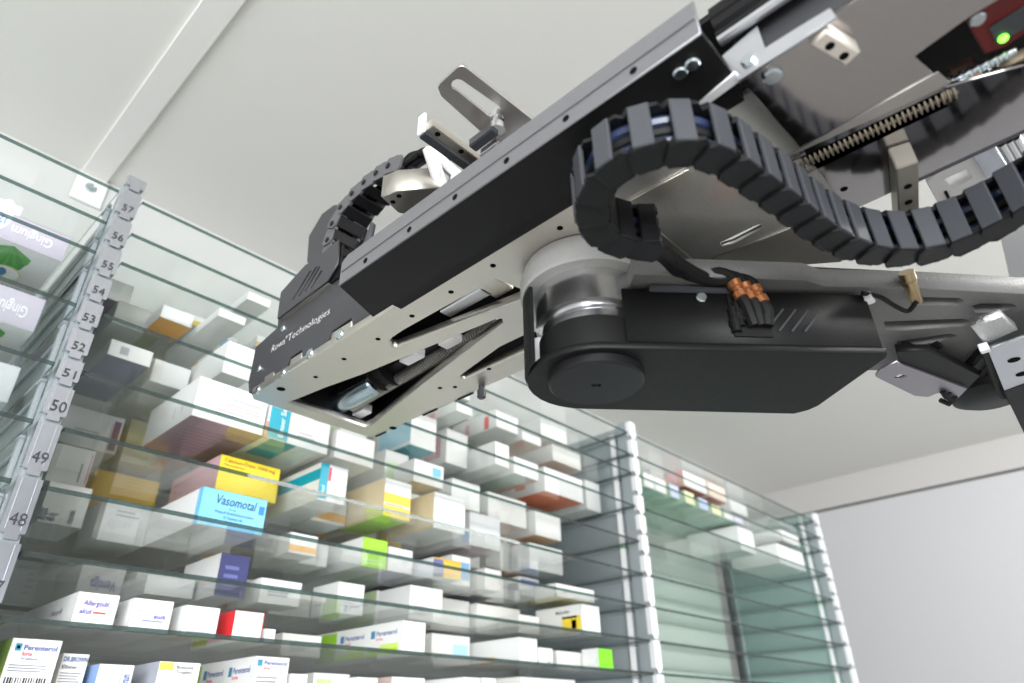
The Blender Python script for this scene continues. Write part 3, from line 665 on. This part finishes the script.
BRZ = mat('steel_spindle', (.42, .37, .30), .36, .8)
spindle('lead_screw', atz(352, 406, .304), atz(500, 321, .304), .0065, .0032, mat('dark_spindle', (.30, .29, .27), .35, .8), gr)
bxo('guide_bar', (.338, .36, .308), (.350, .56, .318), PLAST, gr)
for u, v, w_ in ((412, 358, .012), (450, 342, .010), (362, 413, .010)):
    p = atz(u, v, .302); bxo('slide_block', (p.x - .006, p.y - w_, .300), (p.x + .006, p.y + w_, .310), WHITEM, gr, .001)
p = atz(496, 288, .30); bxo('slide_block', (p.x - .012, p.y - .010, .299), (p.x + .010, p.y + .010, .308), ALU, gr, .001)
p = atz(470, 300, .30); bxo('slide_block', (p.x - .006, p.y - .02, .299), (p.x + .006, p.y + .03, .306), ZINC, gr, .001)
# black cover rail along the camera side
XR = .2055
slab('rail_cover', 'z', [(XR + .001, .356), (XR + .0415, .372), (XR + .0415, .068), (XR + .001, .068)], .278, .2800, BLACK, gr)
fl = slab('rail_flange', 'x', [(.357, .2785), (.357, .2990), (.350, .3030), (.068, .3030), (.068, .2785)], XR, XR + .0022, RAILG, gr, bev=.0005)
bxo('rail_bead', (XR - .0010, .069, .2895), (XR, .355, .2915), RAILG, gr, .0004)
for p in ((364.7, 268), (409, 234), (455, 199), (506.6, 161), (566, 118.7), (633, 68)):
    q = atx(p[0], p[1], XR); put('screw_hole', HOLE, gr, facing((XR - .0001, q.y, .2845), (-1, 0, 0)))
for p in ((680, 72), (692, 63)):
    q = atz(p[0], p[1], .278); put('screw', SCR, gr, facing((q.x, q.y, .278), (0, 0, -1)))
bxo('rail_core', (XR + .006, .072, .281), (X0 - .001, .352, .2995), RUBB, gr)
bxo('plate_spine', (X0 - .001, .07, .2965), (X0 + .004, .38, .310), RUBB, gr)
# lettered side plate, vented cover, backing plate
sp = slab('side_plate', 'x', [(.584, .290), (.592, .294), (.597, .306), (.597, .348), (.557, .354), (.560, .372), (.37, .372), (.37, .297), (.42, .297), (.424, .306), (.452, .306), (.456, .297), (.497, .297), (.500, .306), (.520, .306), (.523, .297), (.545, .297), (.548, .303), (.566, .303), (.568, .290)], .2600, .2622, SLATE, gr, bev=.0003)
INKW = ink((.80, .80, .78))
lettering('Rowa', sp, (.2600, .560, .3262), .0080, INKW, 'side', width=.0245, bold=-.012)
lettering('®', sp, (.2600, .5345, .3312), .0035, INKW, 'side', width=.0038)
lettering('Technologies', sp, (.2600, .5300, .3262), .0080, INKW, 'side', width=.070, bold=-.012)
for p in ((260, 369), (259, 390), (284, 329), (311, 354), (284, 373), (341, 335)):
    q = atx(p[0], p[1], .26); put('screw', SCRB if p[0] > 300 else SCR, gr, facing((.2600, q.y, q.z), (-1, 0, 0)))
for y0, y1 in ((.424, .455), (.500, .521), (.548, .567)):
    bxo('clamp_tab', (.2612, y0, .2965), (.270, y1, .3050), ALU, gr, .001)
sl = [GX(*q, x=.255) for q in (((293, 300), (295, 300), (313, 271), (311, 271)), ((299, 296.5), (301, 296.5), (319, 267), (317, 267)), ((305, 292), (307, 292), (322, 267), (320, 267)), ((311, 289), (313, 289), (324, 271), (322, 271)))]
cv = slab('vent_cover', 'x', [(.547, .357), (.550, .390), (.509, .402), (.484, .400), (.452, .402), (.448, .372), (.462, .360)], .2535, .2555, SLATE, gr, sl)
bxo('cover_lip', (.2555, .462, .3575), (.264, .546, .3590), ALU, cv)
bxo('cover_back', (.2575, .45, .360), (.2595, .545, .398), RUBB, cv)
slab('backing_plate', 'x', GX((307, 262), (309, 236), (322, 214), (334, 205), (352, 205), (372, 240), (350, 275), (330, 275), x=.296), .296, .299, SLATE, gr)
bxo('top_deck', (.262, .10, .372), (.40, .56, .376), PLAST, gr)
bxo('deck_post', (.262, .30, .376), (.285, .365, .384), RUBB, gr)
slab('deck_fin', 'x', GX((358, 262), (372, 222), (374, 224), (366, 262), x=.245), .244, .247, PLASTG, gr)
# light alloy block and bracket on the deck
blk = slab('alloy_block', 'z', G2((381, 197), (396, 191), (440, 188), (436, 200), (412, 216), (398, 213), z=.384), .384, .408, ALU, gr, bev=.0008)
for p in ((399, 196), (393, 202)):
    put('screw_hole', HOLE, gr, facing(atz(p[0], p[1], .3838), (0, 0, -1)))
slab('bracket_frame', 'y', [(q.x, q.z) for q in (aty(u, v, .318) for u, v in ((427, 146), (433, 146), (462, 172), (466, 190), (446, 196), (440, 186)))], .318, .324, WHITEM, gr,
     [[(q.x, q.z) for q in (aty(u, v, .318) for u, v in ((440, 161), (454, 173), (452, 183), (447, 182)))]])
# slotted lever, linear rail, clevis
ho = G2(*[(458 + 7 * math.cos(math.radians(a)), 85 + 6 * math.sin(math.radians(a))) for a in (100, 140, 180, 220, 260, 300)], (499, 106), (503, 112), (499, 119), (492, 119), z=.40)
lv = slab('slotted_lever', 'z', G2((438, 88), (440, 84), (457, 68), (462, 66), (466, 68), (535, 122), (556, 140), (525, 165), (500, 149), (441, 96), z=.40), .400, .4025, SATIN, gr, [ho])
slab('lever_flange', 'y', [(.235, .4025), (.33, .4025), (.33, .409), (.248, .409)], .2285, .2305, SATIN, gr)
rl = rbox('linear_rail', (.264, .2825, .394), (.046, 0, 0), (0, .0055, 0), (0, 0, .0045), ALU, gr, .0006)
rbox('rail_groove', (.264, .2883, .3915), (.0462, 0, 0), (0, .0035, 0), (0, 0, .0045), PLASTG, gr, .0004)
for x_ in (.226, .250): put('screw_hole', HOLE, rl, facing((x_, .2805, .3894), (0, 0, -1)))
bxo('rail_end', (.2150, .284, .388), (.2182, .292, .408), WHITEM, gr, .001)
bxo('rail_stop', (.270, .272, .378), (.277, .281, .392), REDP, gr, .001)
q = atz(497, 116, .398)
cl = latheo('pivot_bolt', (q.x, q.y, .4000), (0, 0, -1), [(.0055, 0), (.0055, .006), (.004, .006), (.004, .011), (.006, .012), (.006, .018)], CHROME, gr, 16)
rbox('clevis', (q.x - .002, q.y + .012, .383), (.004, 0, 0), (0, .012, 0), (0, 0, .004), PLASTG, gr, .0008)
rbox('clevis_pin', (q.x + .007, q.y + .014, .380), (.003, 0, 0), (0, .010, 0), (0, 0, .003), CHROME, gr, .0008)
slab('lever_support', 'x', [(.245, .372), (.285, .372), (.270, .399), (.245, .399)], .286, .292, WHITEM, gr)
# wire bundle above the small chain
sc2 = thing('small_cable_chain', (.278, .45, .39), 'small dark energy chain arching up over the lettered plate', 'cable chain')
q = atx(405, 158, .262)
for k in range(5):
    a_ = Vector((.268 + .006 * (k % 3), q.y + .014, q.z - .002 + .004 * (k // 2)))
    tubeo('wire', spline([a_, a_ + Vector((0, -.012, .010 - .003 * k)), a_ + Vector((.004, -.030, .004)), a_ + Vector((.006, -.046, -.012))], 5), .0028, RUBB if k != 2 else PLASTG, sc2, 8)

# steel underside toward the camera
st = slab('steel_cover', 'z', [(.2445, .0685), (.318, .0655), (.3895, .0655), (.3895, -.22), (.2445, -.22)], .2845, .2875, STEEL, gr, [wE, wF], bev=.0004)
bxo('steel_body', (.2470, -.2, .340), (.396, .13, .345), RUBB, gr)
bxo('steel_side', (.2445, -.22, .2875), (.2475, .066, .335), SLATE, gr)
bxo('edge_lip', (.3885, -.22, .2838), (.3900, .03, .2875), PLASTG, gr)
slab('inner_web', 'z', [(.262, .1645), (.390, .1645), (.390, .066), (.262, .066)], .2882, .292, mat('scratched_steel', (.66, .65, .62), .34, .85, var=.2, scale=60, stretch=(2, 30, 1)), gr, [wD])
slab('web_strip', 'z', G2((606, 214), (688, 170), (694, 175), (622, 225), z=.2865), .2865, .2882, ALU, gr)
slab('web_panel', 'z', G2((690, 268), (830, 213), (900, 232), (840, 262), (760, 268), z=.2870), .2870, .2882, ALU, gr)
spindle('lead_screw', (.3265, .079, .2885), (.3335, -.012, .2885), .0062, .0027, BRZ, gr)
slab('slot_lip', 'z', G2((771, 165), (938, 72), (951, 83), (786, 158), z=.2838), .2838, .2845, SATIN, gr)
put('screw', SCRB, gr, facing(atz(772, 75, .2845), (0, 0, -1)))
put('screw_hole', HOLE, gr, facing(atz(844, 189, .2845), (0, 0, -1)))
wb = slab('stop_block', 'z', G2((811, 46), (826, 31), (861, 53), (846, 67), z=.274), .274, .2845, mat('shaded_white_plastic', (.62, .57, .50), .45), gr, bev=.001)  # white block coloured beige for the shade on its underside
for q_ in ((830, 46), (844, 56)): put('screw_hole', HOLE, wb, facing(atz(q_[0], q_[1], .274), (0, 0, -1)))
# sensor housing in the end recess
bxo('recess_floor', (.262, -.20, .318), (.392, .012, .322), RUBB, gr)
rh = slab('sensor_housing', 'z', G2((962, 14), (1060, -45), (1080, 0), (1005, 48), (985, 55), z=.2895), .2895, .312, RED, gr, bev=.001)
put('screw', SCR, rh, facing(atz(977, 18, .2895), (0, 0, -1)))
slab('connector', 'z', G2((989, 28), (1040, -2), (1050, 12), (998, 45), z=.2885), .2885, .2895, PLASTG, rh)
p = atz(1003, 38, .2883); latheo('indicator_lamp', (p.x, p.y, .2884), (0, 0, -1), [(.0022, 0), (.0022, .001), (.0012, .0018)], LED, rh, 12)
slab('wear_strip', 'z', G2((962, 88), (1050, 45), (1056, 58), (970, 102), z=.2895), .2895, .296, mat('tan_plastic', (.34, .27, .18), .5), gr, bev=.0006)
spindle('coil_spring', atz(950, 83, .290), atz(1016, 50, .290), .0036, .0038, SCREW, gr)
bxo('screw_bearing', (.3300, -.022, .286), (.3420, -.010, .300), mat('bronze', (.35, .22, .17), .4, .8), gr, .001)
# sheet bracket and rods above the rail end
slab('sheet_bracket', 'x', GX((722, 56), (757, 26), (765, 48), (800, 26), (830, 8), (836, 16), (738, 81), (733, 73), x=.238), .238, .2395, ZINC, gr)
put('screw', SCR, gr, facing(atx(749, 61, .238), (-1, 0, 0)))
slab('lit_edge_strip', 'z', G2((686, 114), (735, 73), (743, 79), (696, 113), z=.2768), .2768, .2785, WHITEM, gr)  # white strip painting the bright highlight along this edge
for (u, v, r, m_) in ((714, 30, .0050, PLAST), (730, 34, .0030, ZINC), (722, 14, .006, RUBB), (740, 24, .0035, RUBB)):
    p = atx(u, v, .236)
    tubeo('conduit', [(.236, .070, p.z), (.236, -.02, p.z), (.236, -.2, p.z)], r, m_, gr, 10)

# ---------------------------------------------------------------- swivel arm with motor housing
HC = Vector((.329, .229, 0)); AU = Vector((.735, -.678, 0)).normalized(); AN = Vector((-AU.y, AU.x, 0))
if AN.dot(Vector((1, 1, 0))) < 0: AN = -AN
def UN(u, n): q = HC + AU * u + AN * n; return (q.x, q.y)
ar = thing('swivel_arm', (HC.x, HC.y, .205), 'black motor housing on a grey cast arm under the gripper', 'robot arm')
Zb = .205; NN, NF = -.0370, .0525; R = (NF - NN) / 2; NC = (NF + NN) / 2
arc = [UN(-R * math.sin(math.radians(a)) + 0.0, NC + R * math.cos(math.radians(a))) for a in range(0, 181, 12)]
hb = slab('housing_base', 'z', arc + [UN(.180, NN), UN(.182, NN + .004), UN(.172, NF - .012), UN(.168, NF - .004), UN(.160, NF + .003)], Zb, Zb + .005, BLACK, ar, bev=.0006)
slab('housing_body', 'z', [UN(.014, NN + .0008), UN(.179, NN + .0008), UN(.180, NN + .004), UN(.171, NF - .012), UN(.158, NF - .001), UN(.030, NF - .001)], Zb + .005, .2515, BLACK, ar, bev=.0012)
latheo('pivot_cap', (UN(0, .0)[0], UN(0, .0)[1], Zb), (0, 0, -1), [(.0315, -.002), (.0315, .0055), (.0300, .0070), (.0030, .0070), (.0028, .0060), (.0005, .0060)], PLAST, ar, 40)
for nm, prof, m_ in (('lower_drum', [(.0365, 0), (.0365, .020), (.033, .021), (.033, .028)], RUBB), ('bearing_collar', [(.0350, .0205), (.0350, .026), (.0340, .027), (.0340, .030), (.0385, .032), (.0385, .058), (.036, .060)], CHROME)):
    latheo(nm, (HC.x, HC.y, Zb + .005), (0, 0, 1), prof, m_, ar, 48)
latheo('bearing_ring', (HC.x, HC.y, .266), (0, 0, 1), [(.0400, 0), (.0470, 0), (.0485, .0015), (.0485, .012), (.046, .0215)], ALUC, ar, 56)
bm = bmesh.new()
ring = []
for a in range(118, 163, 5):
    ca, sa = math.cos(math.radians(a)), math.sin(math.radians(a))
    ring.append([bm.verts.new((HC.x + r * ca, HC.y + r * sa, z)) for r in (.0445, .0470) for z in (.206, .264)])
for A, B_ in zip(ring, ring[1:]):
    for i, j in ((0, 1), (1, 3), (3, 2), (2, 0)): bm.faces.new((A[i], A[j], B_[j], B_[i]))
bm.faces.new([ring[0][i] for i in (0, 1, 3, 2)]); bm.faces.new([ring[-1][i] for i in (0, 1, 3, 2)])
obj('guard_strip', bm, BLACK, ar)
latheo('spacer_bush', (*UN(-.034, .016), Zb + .005), (0, 0, 1), [(.006, 0), (.006, .03), (.004, .031)], WHITEM, ar, 16)
# vents, screw and connector plate on the side that faces the aisle
def on_side(u, z, lift=.0004): q = UN(u, NN + .0008 - lift); return Vector((q[0], q[1], z))
for k in range(4):
    u0 = .112 + .0085 * k
    rbox('vent_slot', on_side(u0, .229), AU * .0075 + Vector((0, 0, .0085)), AN * .0004, AU * .0005 - Vector((0, 0, .0004)), PLASTG, ar)
rbox('cover_plate', on_side(.062, .2505, .001), AU * .030, AN * .0012, Vector((0, 0, .0024)), PLASTG, ar, .0006)
put('screw', SCR, ar, facing(on_side(.066, .2445, .0002), -AN))
put('screw', SCR, ar, facing(Vector((*UN(.178, .020), .2515)), AU))
rbox('gland_recess', on_side(.0955, .2330, .0006), AU * .0125, AN * .0009, Vector((0, 0, .0175)), RUBB, ar)
for k in range(3): latheo('cable_gland', on_side(.0845 + .003 * k, .218 + .004 * k, .002), (0, 0, 1), [(.0032, 0), (.0032, .004), (.0040, .005), (.0040, .009), (.003, .010), (.003, .018)], RUBB, ar, 12)
# cast arm
arm_pts = [(.02, -.047), (.135, -.046), (.150, -.040), (.22, -.0405), (.50, -.030), (.50, .080), (.19, .075), (.06, .055), (.02, .05)]
slots = [G2(*q_, z=.2545) for q_ in (((918, 297.5), (960, 298.5), (963, 301), (958, 305.5), (921, 305)), ((972, 306), (980, 304), (1012, 304), (1016, 307), (1000, 312.5), (976, 312.5)),
         ((884, 322), (962, 319), (970, 321), (963, 326), (907, 330), (886, 330)), ((897, 342), (949, 334), (957, 336), (940, 341.5), (897, 349)), ((919, 353), (940, 348), (943, 350), (936, 357)))]
slab('cast_arm', 'z', [UN(*p) for p in arm_pts], .2545, .2690, mat('shaded_cast_aluminium', (.19, .19, .185), .5, .2, var=.12, scale=500, bump=.35), ar, slots, bev=.0006)  # cast aluminium darkened in colour for the shade under the arm
slab('arm_web', 'z', [UN(*p) for p in ((.06, -.040), (.49, -.028), (.49, .07), (.06, .06))], .2690, .2720, mat('arm_grey', (.05, .05, .05), .6, .3), ar)
def UNZ(u, n, z): q = UN(u, n); return Vector((q[0], q[1], z))
sn = latheo('proximity_sensor', atz(906, 272, .262), (atz(917, 303, .247) - atz(906, 272, .262)), [(.005, 0), (.005, .006), (.0042, .007), (.0042, .022), (.003, .024)], BRASS, ar, 14)
tubeo('sensor_cable', spline([atz(917, 301, .246), atz(908, 311, .243), atz(895, 306, .247), atz(880, 297, .249), atz(862, 293, .250)], 6), .0016, RUBB, ar, 8)
rbox('cable_clip', atz(869, 298, .2485), (.004, 0, 0), (0, .0025, 0), (0, 0, .003), WHITEM, ar, .0006)
# bearer under the far end of the arm
bz = slab('bearer_plate', 'z', G2((876, 377), (880, 371), (897, 362), (903, 366), (967, 389), (958, 398), (938, 393), (928, 397), (915, 396), z=.236), .236, .2385, mat('dull_zinc', (.36, .34, .37), .35, .8), ar, [G2((893, 378), (900, 374), (908, 376), (899, 380), z=.236)])
slab('bearer_web', 'z', G2((897, 352), (930, 352), (980, 376), (967, 389), (900, 364), z=.2385), .2385, .2450, mat('dark_cast', (.012, .012, .012), .5, .2, spec=.3), ar)
for (u0, v0), (u1, v1) in (((905, 345), (962, 372)), ((962, 372), (985, 348)), ((915, 362), (940, 344)), ((978, 385), (1000, 352))):
    tubeo('brace', [atz(u0, v0, .247), atz(u1, v1, .252)], .0035, PLAST, ar, 8)
rbox('housing_tab', UNZ(.188, .012, .236), AU * .008, AN * .020, Vector((0, 0, .0015)), ZINC, ar)
c = atz(992, 396, .236)
latheo('arm_joint', (c.x + .01, c.y, .236), (0, 0, 1), [(.022, 0), (.030, .004), (.030, .010), (.024, .012), (.024, .0185)], PLAST, ar, 32)
for k, (u, v) in enumerate(((944, 393), (950, 397), (947, 400))):
    p = atz(u, v, .235); tubeo('cable_tie', [p + Vector((-.004, .002 * k, 0)), p + Vector((.002, 0, -.003)), p + Vector((.006, -.003, .002))], .0022, RUBB, ar, 6)
# carriage at the right edge of the picture
ca = thing('mast_carriage', tuple(atz(1010, 380, .23)), 'silver clamp block and black beam carrying the arm', 'carriage')
slab('clamp_block', 'z', G2((971, 327), (1003, 317), (1018, 330), (985, 345), z=.238), .238, .245, mat('knurled_alloy', (.72, .72, .72), .4, 1, var=.3, scale=600, bump=.8), ca, bev=.0008)
cp = slab('carriage_plate', 'z', G2((988, 350), (1060, 325), (1090, 360), (1005, 392), z=.233), .233, .236, ZINC, ca)
for p in ((1014, 360), (1022, 374)): put('screw_hole', HOLEB, cp, facing(atz(p[0], p[1], .2329), (0, 0, -1)))
slab('beam', 'z', G2((1004, 392), (1090, 360), (1120, 460), (1032, 450), z=.232), .2325, .2525, BLACK, ca, bev=.0008)
rbox('clamp_bolt', atz(984, 348, .234), (.003, 0, 0), (0, .003, 0), (0, 0, .003), WHITEM, ca, .0005)
tubeo('carriage_hose', spline([atz(985, 350, .236), atz(992, 370, .238), atz(999, 390, .238), atz(1003, 396, .238)], 6), .0030, RUBB, ca, 8)
# hanging bar beside the chain
hx0, hx1 = atz(905, 160, .272), atz(908, 236, .272); ax = (hx1 - hx0) / 2; sd = Vector((0, 0, 1)).cross(ax).normalized()
hb_ = thing('stop_bar', tuple(hx0), 'small beige stop bar with dark holes hanging below the steel cover', 'bar')
rbox('bar', (hx0 + hx1) / 2 + Vector((0, 0, .004)), ax, sd * .0055, Vector((0, 0, .008)), mat('bar_beige', (.32, .30, .26), .45, .6), hb_, .0006)
for t_ in (.25, .45): put('bar_hole', HOLE, hb_, facing(hx0.lerp(hx1, t_) + Vector((0, 0, -.0040)), (0, 0, -1)))
# white slider mechanism beyond the steel cover
ws = thing('slider_unit', tuple(atz(960, 180, .31)), 'white and clear slider unit behind the hanging chain', 'slider')
slab('slider_body', 'z', G2((926, 182), (945, 168), (972, 152), (1002, 196), (966, 214), (948, 222), z=.318), .318, .330, WHITEM, ws, [G2((944, 180), (966, 170), (972, 178), (952, 190), z=.318)], bev=.0006)
slab('slider_slot', 'z', G2((944, 192), (947, 191), (956, 209), (953, 211), z=.3175), .3165, .318, RUBB, ws)
slab('clear_block', 'z', G2((971, 155), (992, 143), (1012, 172), (990, 184), z=.312), .312, .324, mat('pale_acrylic', (.62, .66, .74), .15, .3), ws, bev=.0006)
for k in range(3):
    a_, b_ = atz(1001 + 7 * k, 143 - 3 * k, .306), atz(1018 + 7 * k, 172 - 3 * k, .306); tubeo('guide_rod', [a_, b_], .0028, CHROME, ws, 10)
slab('side_flange', 'z', G2((1000, 232), (1024, 212), (1040, 240), (1040, 280), (1012, 285), z=.325), .325, .329, WHITEM, ws)

# ---------------------------------------------------------------- energy chains
def chain_mesh(pitch, rad, wid, th=.0030, SIDE=None):
    """one link lying along +X: side plates at +-wid/2 in Z, rad is the radial height in Y"""
    meshes = {}
    def fin(bm, nm, m):
        bmesh.ops.recalc_face_normals(bm, faces=bm.faces[:]); me = bpy.data.meshes.new(nm); bm.to_mesh(me); bm.free(); me.materials.append(m); return me
    h = rad / 2; L = pitch
    for s in (-1, 1):
        bm = bmesh.new()
        out = [(-.30 * L, -h), (.55 * L, -h), (.70 * L, -h * .55), (.70 * L, h * .55), (.55 * L, h), (-.30 * L, h), (-.46 * L, h * .6), (-.46 * L, -h * .6)]
        z0 = s * wid / 2; z1 = s * (wid / 2 - th); k = .0012 * s
        f = [bm.verts.new((x, y, z0 + (k if x < 0 else -k * .6))) for x, y in out]; b = [bm.verts.new((x, y, z1)) for x, y in out]
        bm.faces.new(f); bm.faces.new(b)
        for i in range(8): bm.faces.new((f[i], f[(i + 1) % 8], b[(i + 1) % 8], b[i]))
        meshes[s] = fin(bm, 'link_plate', SIDE or PLAST)
    for nm, y, m in (('crossbar', h, PLASTG), ('inner_crossbar', -h, PLAST)):
        bm = bmesh.new(); box(bm, (-.30 * L, y - .0012, -wid / 2), (.32 * L, y + .0012, wid / 2), .0006); meshes[nm] = fin(bm, nm, m)
    return meshes
PIN = disc_mesh(.0030, .0010, PLAST, 10)
def chain(pts, pitch, rad, wid, up, parent, outsign, SIDE=None, pins=False):
    P = resample(spline(pts, 12), pitch); ms = chain_mesh(pitch, rad, wid, SIDE=SIDE); up = Vector(up)
    for i in range(len(P) - 1):
        d = (P[i + 1] - P[i]).normalized(); z = up; y = z.cross(d).normalized() * outsign
        zz = d.cross(y)
        M = Matrix.Identity(4); c = (P[i] + P[i + 1]) / 2
        for j in range(3): M[j][0], M[j][1], M[j][2], M[j][3] = d[j], y[j], zz[j], c[j]
        l = put('link', ms[-1], parent, M)
        put('link_plate', ms[1], l, M)
        if pins:
            for s_ in (-1, 1): put('link_pin', PIN, l, M @ Matrix.Translation((-.004, 0, s_ * (wid / 2 + .0012))) @ (Matrix.Rotation(math.pi, 4, 'X') if s_ < 0 else Matrix.Identity(4)))
        put('crossbar', ms['crossbar'], l, M)
        put('crossbar', ms['inner_crossbar'], l, M)
    return P
ZK = .2475
cpath = G2((662, 252), (640, 251), (618, 248), (600, 237), (590, 216), (596, 192), (612, 173), (639, 160), (684, 152), (719, 160), (754, 183), (784, 204), (818, 231), (848, 248), (880, 257), (930, 256), (975, 241), (1024, 216), z=.2340) + [(.374, -.045), (.362, -.08)]
ec = thing('cable_chain', (.30, .10, ZK - .013), 'big black energy chain looping flat under the gripper', 'cable chain')
P = chain([(x, y, ZK) for x, y in cpath], .0170, .0165, .0275, (0, 0, 1), ec, -1)
for k in range(3):
    tubeo('inner_cable', [(p.x, p.y, p.z + .007 - .007 * k) for p in spline([(x, y, ZK) for x, y in cpath], 5)], .0034, SKYC if k != 1 else RUBB, ec, 8)
# cables from the chain end down to the motor housing
cc = thing('motor_cable', (.32, .12, .24), 'black conduits with copper fittings plugging into the motor housing', 'cable')
for k in range(3):
    e = on_side(.086 + .0062 * k, .2560 - .002 * k, .0070)
    pts = spline([(.266 + .004 * k, .160, .2390 + .006 * k), (.290, .150 + .003 * k, .2430 + .005 * k), tuple(e + Vector((-.024, .022, .004))), tuple(e + Vector((-.006, .006, .0035))), tuple(e)], 7)
    d = Vector((.25, -.2, -1)).normalized()
    tubeo('conduit', pts + [e + d * .004], .0048, RUBB, cc, 10)
    latheo('copper_fitting', e + d * .002, d, [(.0036, 0), (.0050, .001), (.0050, .005), (.0036, .006), (.0036, .008), (.0050, .009), (.0050, .013), (.0034, .014)], COPPER, cc, 12)
    tubeo('cable_tail', [e + d * .015, e + d * .022, on_side(.096 + .004 * k, .222, .004)], .0042, RUBB, cc, 8)
spath = GX((334, 280), (329, 266), (326.5, 252), (329, 236), (335, 217), (348, 199), (363, 184), (382, 170), (402, 160), x=.262)
chain([(.277, y, z) for y, z in spath], .0195, .0175, .030, (-1, 0, 0), sc2, 1, LINKG, True)
tubeo('inner_cable', [(.277, y, z) for y, z in spath], .004, RUBB, sc2, 8)
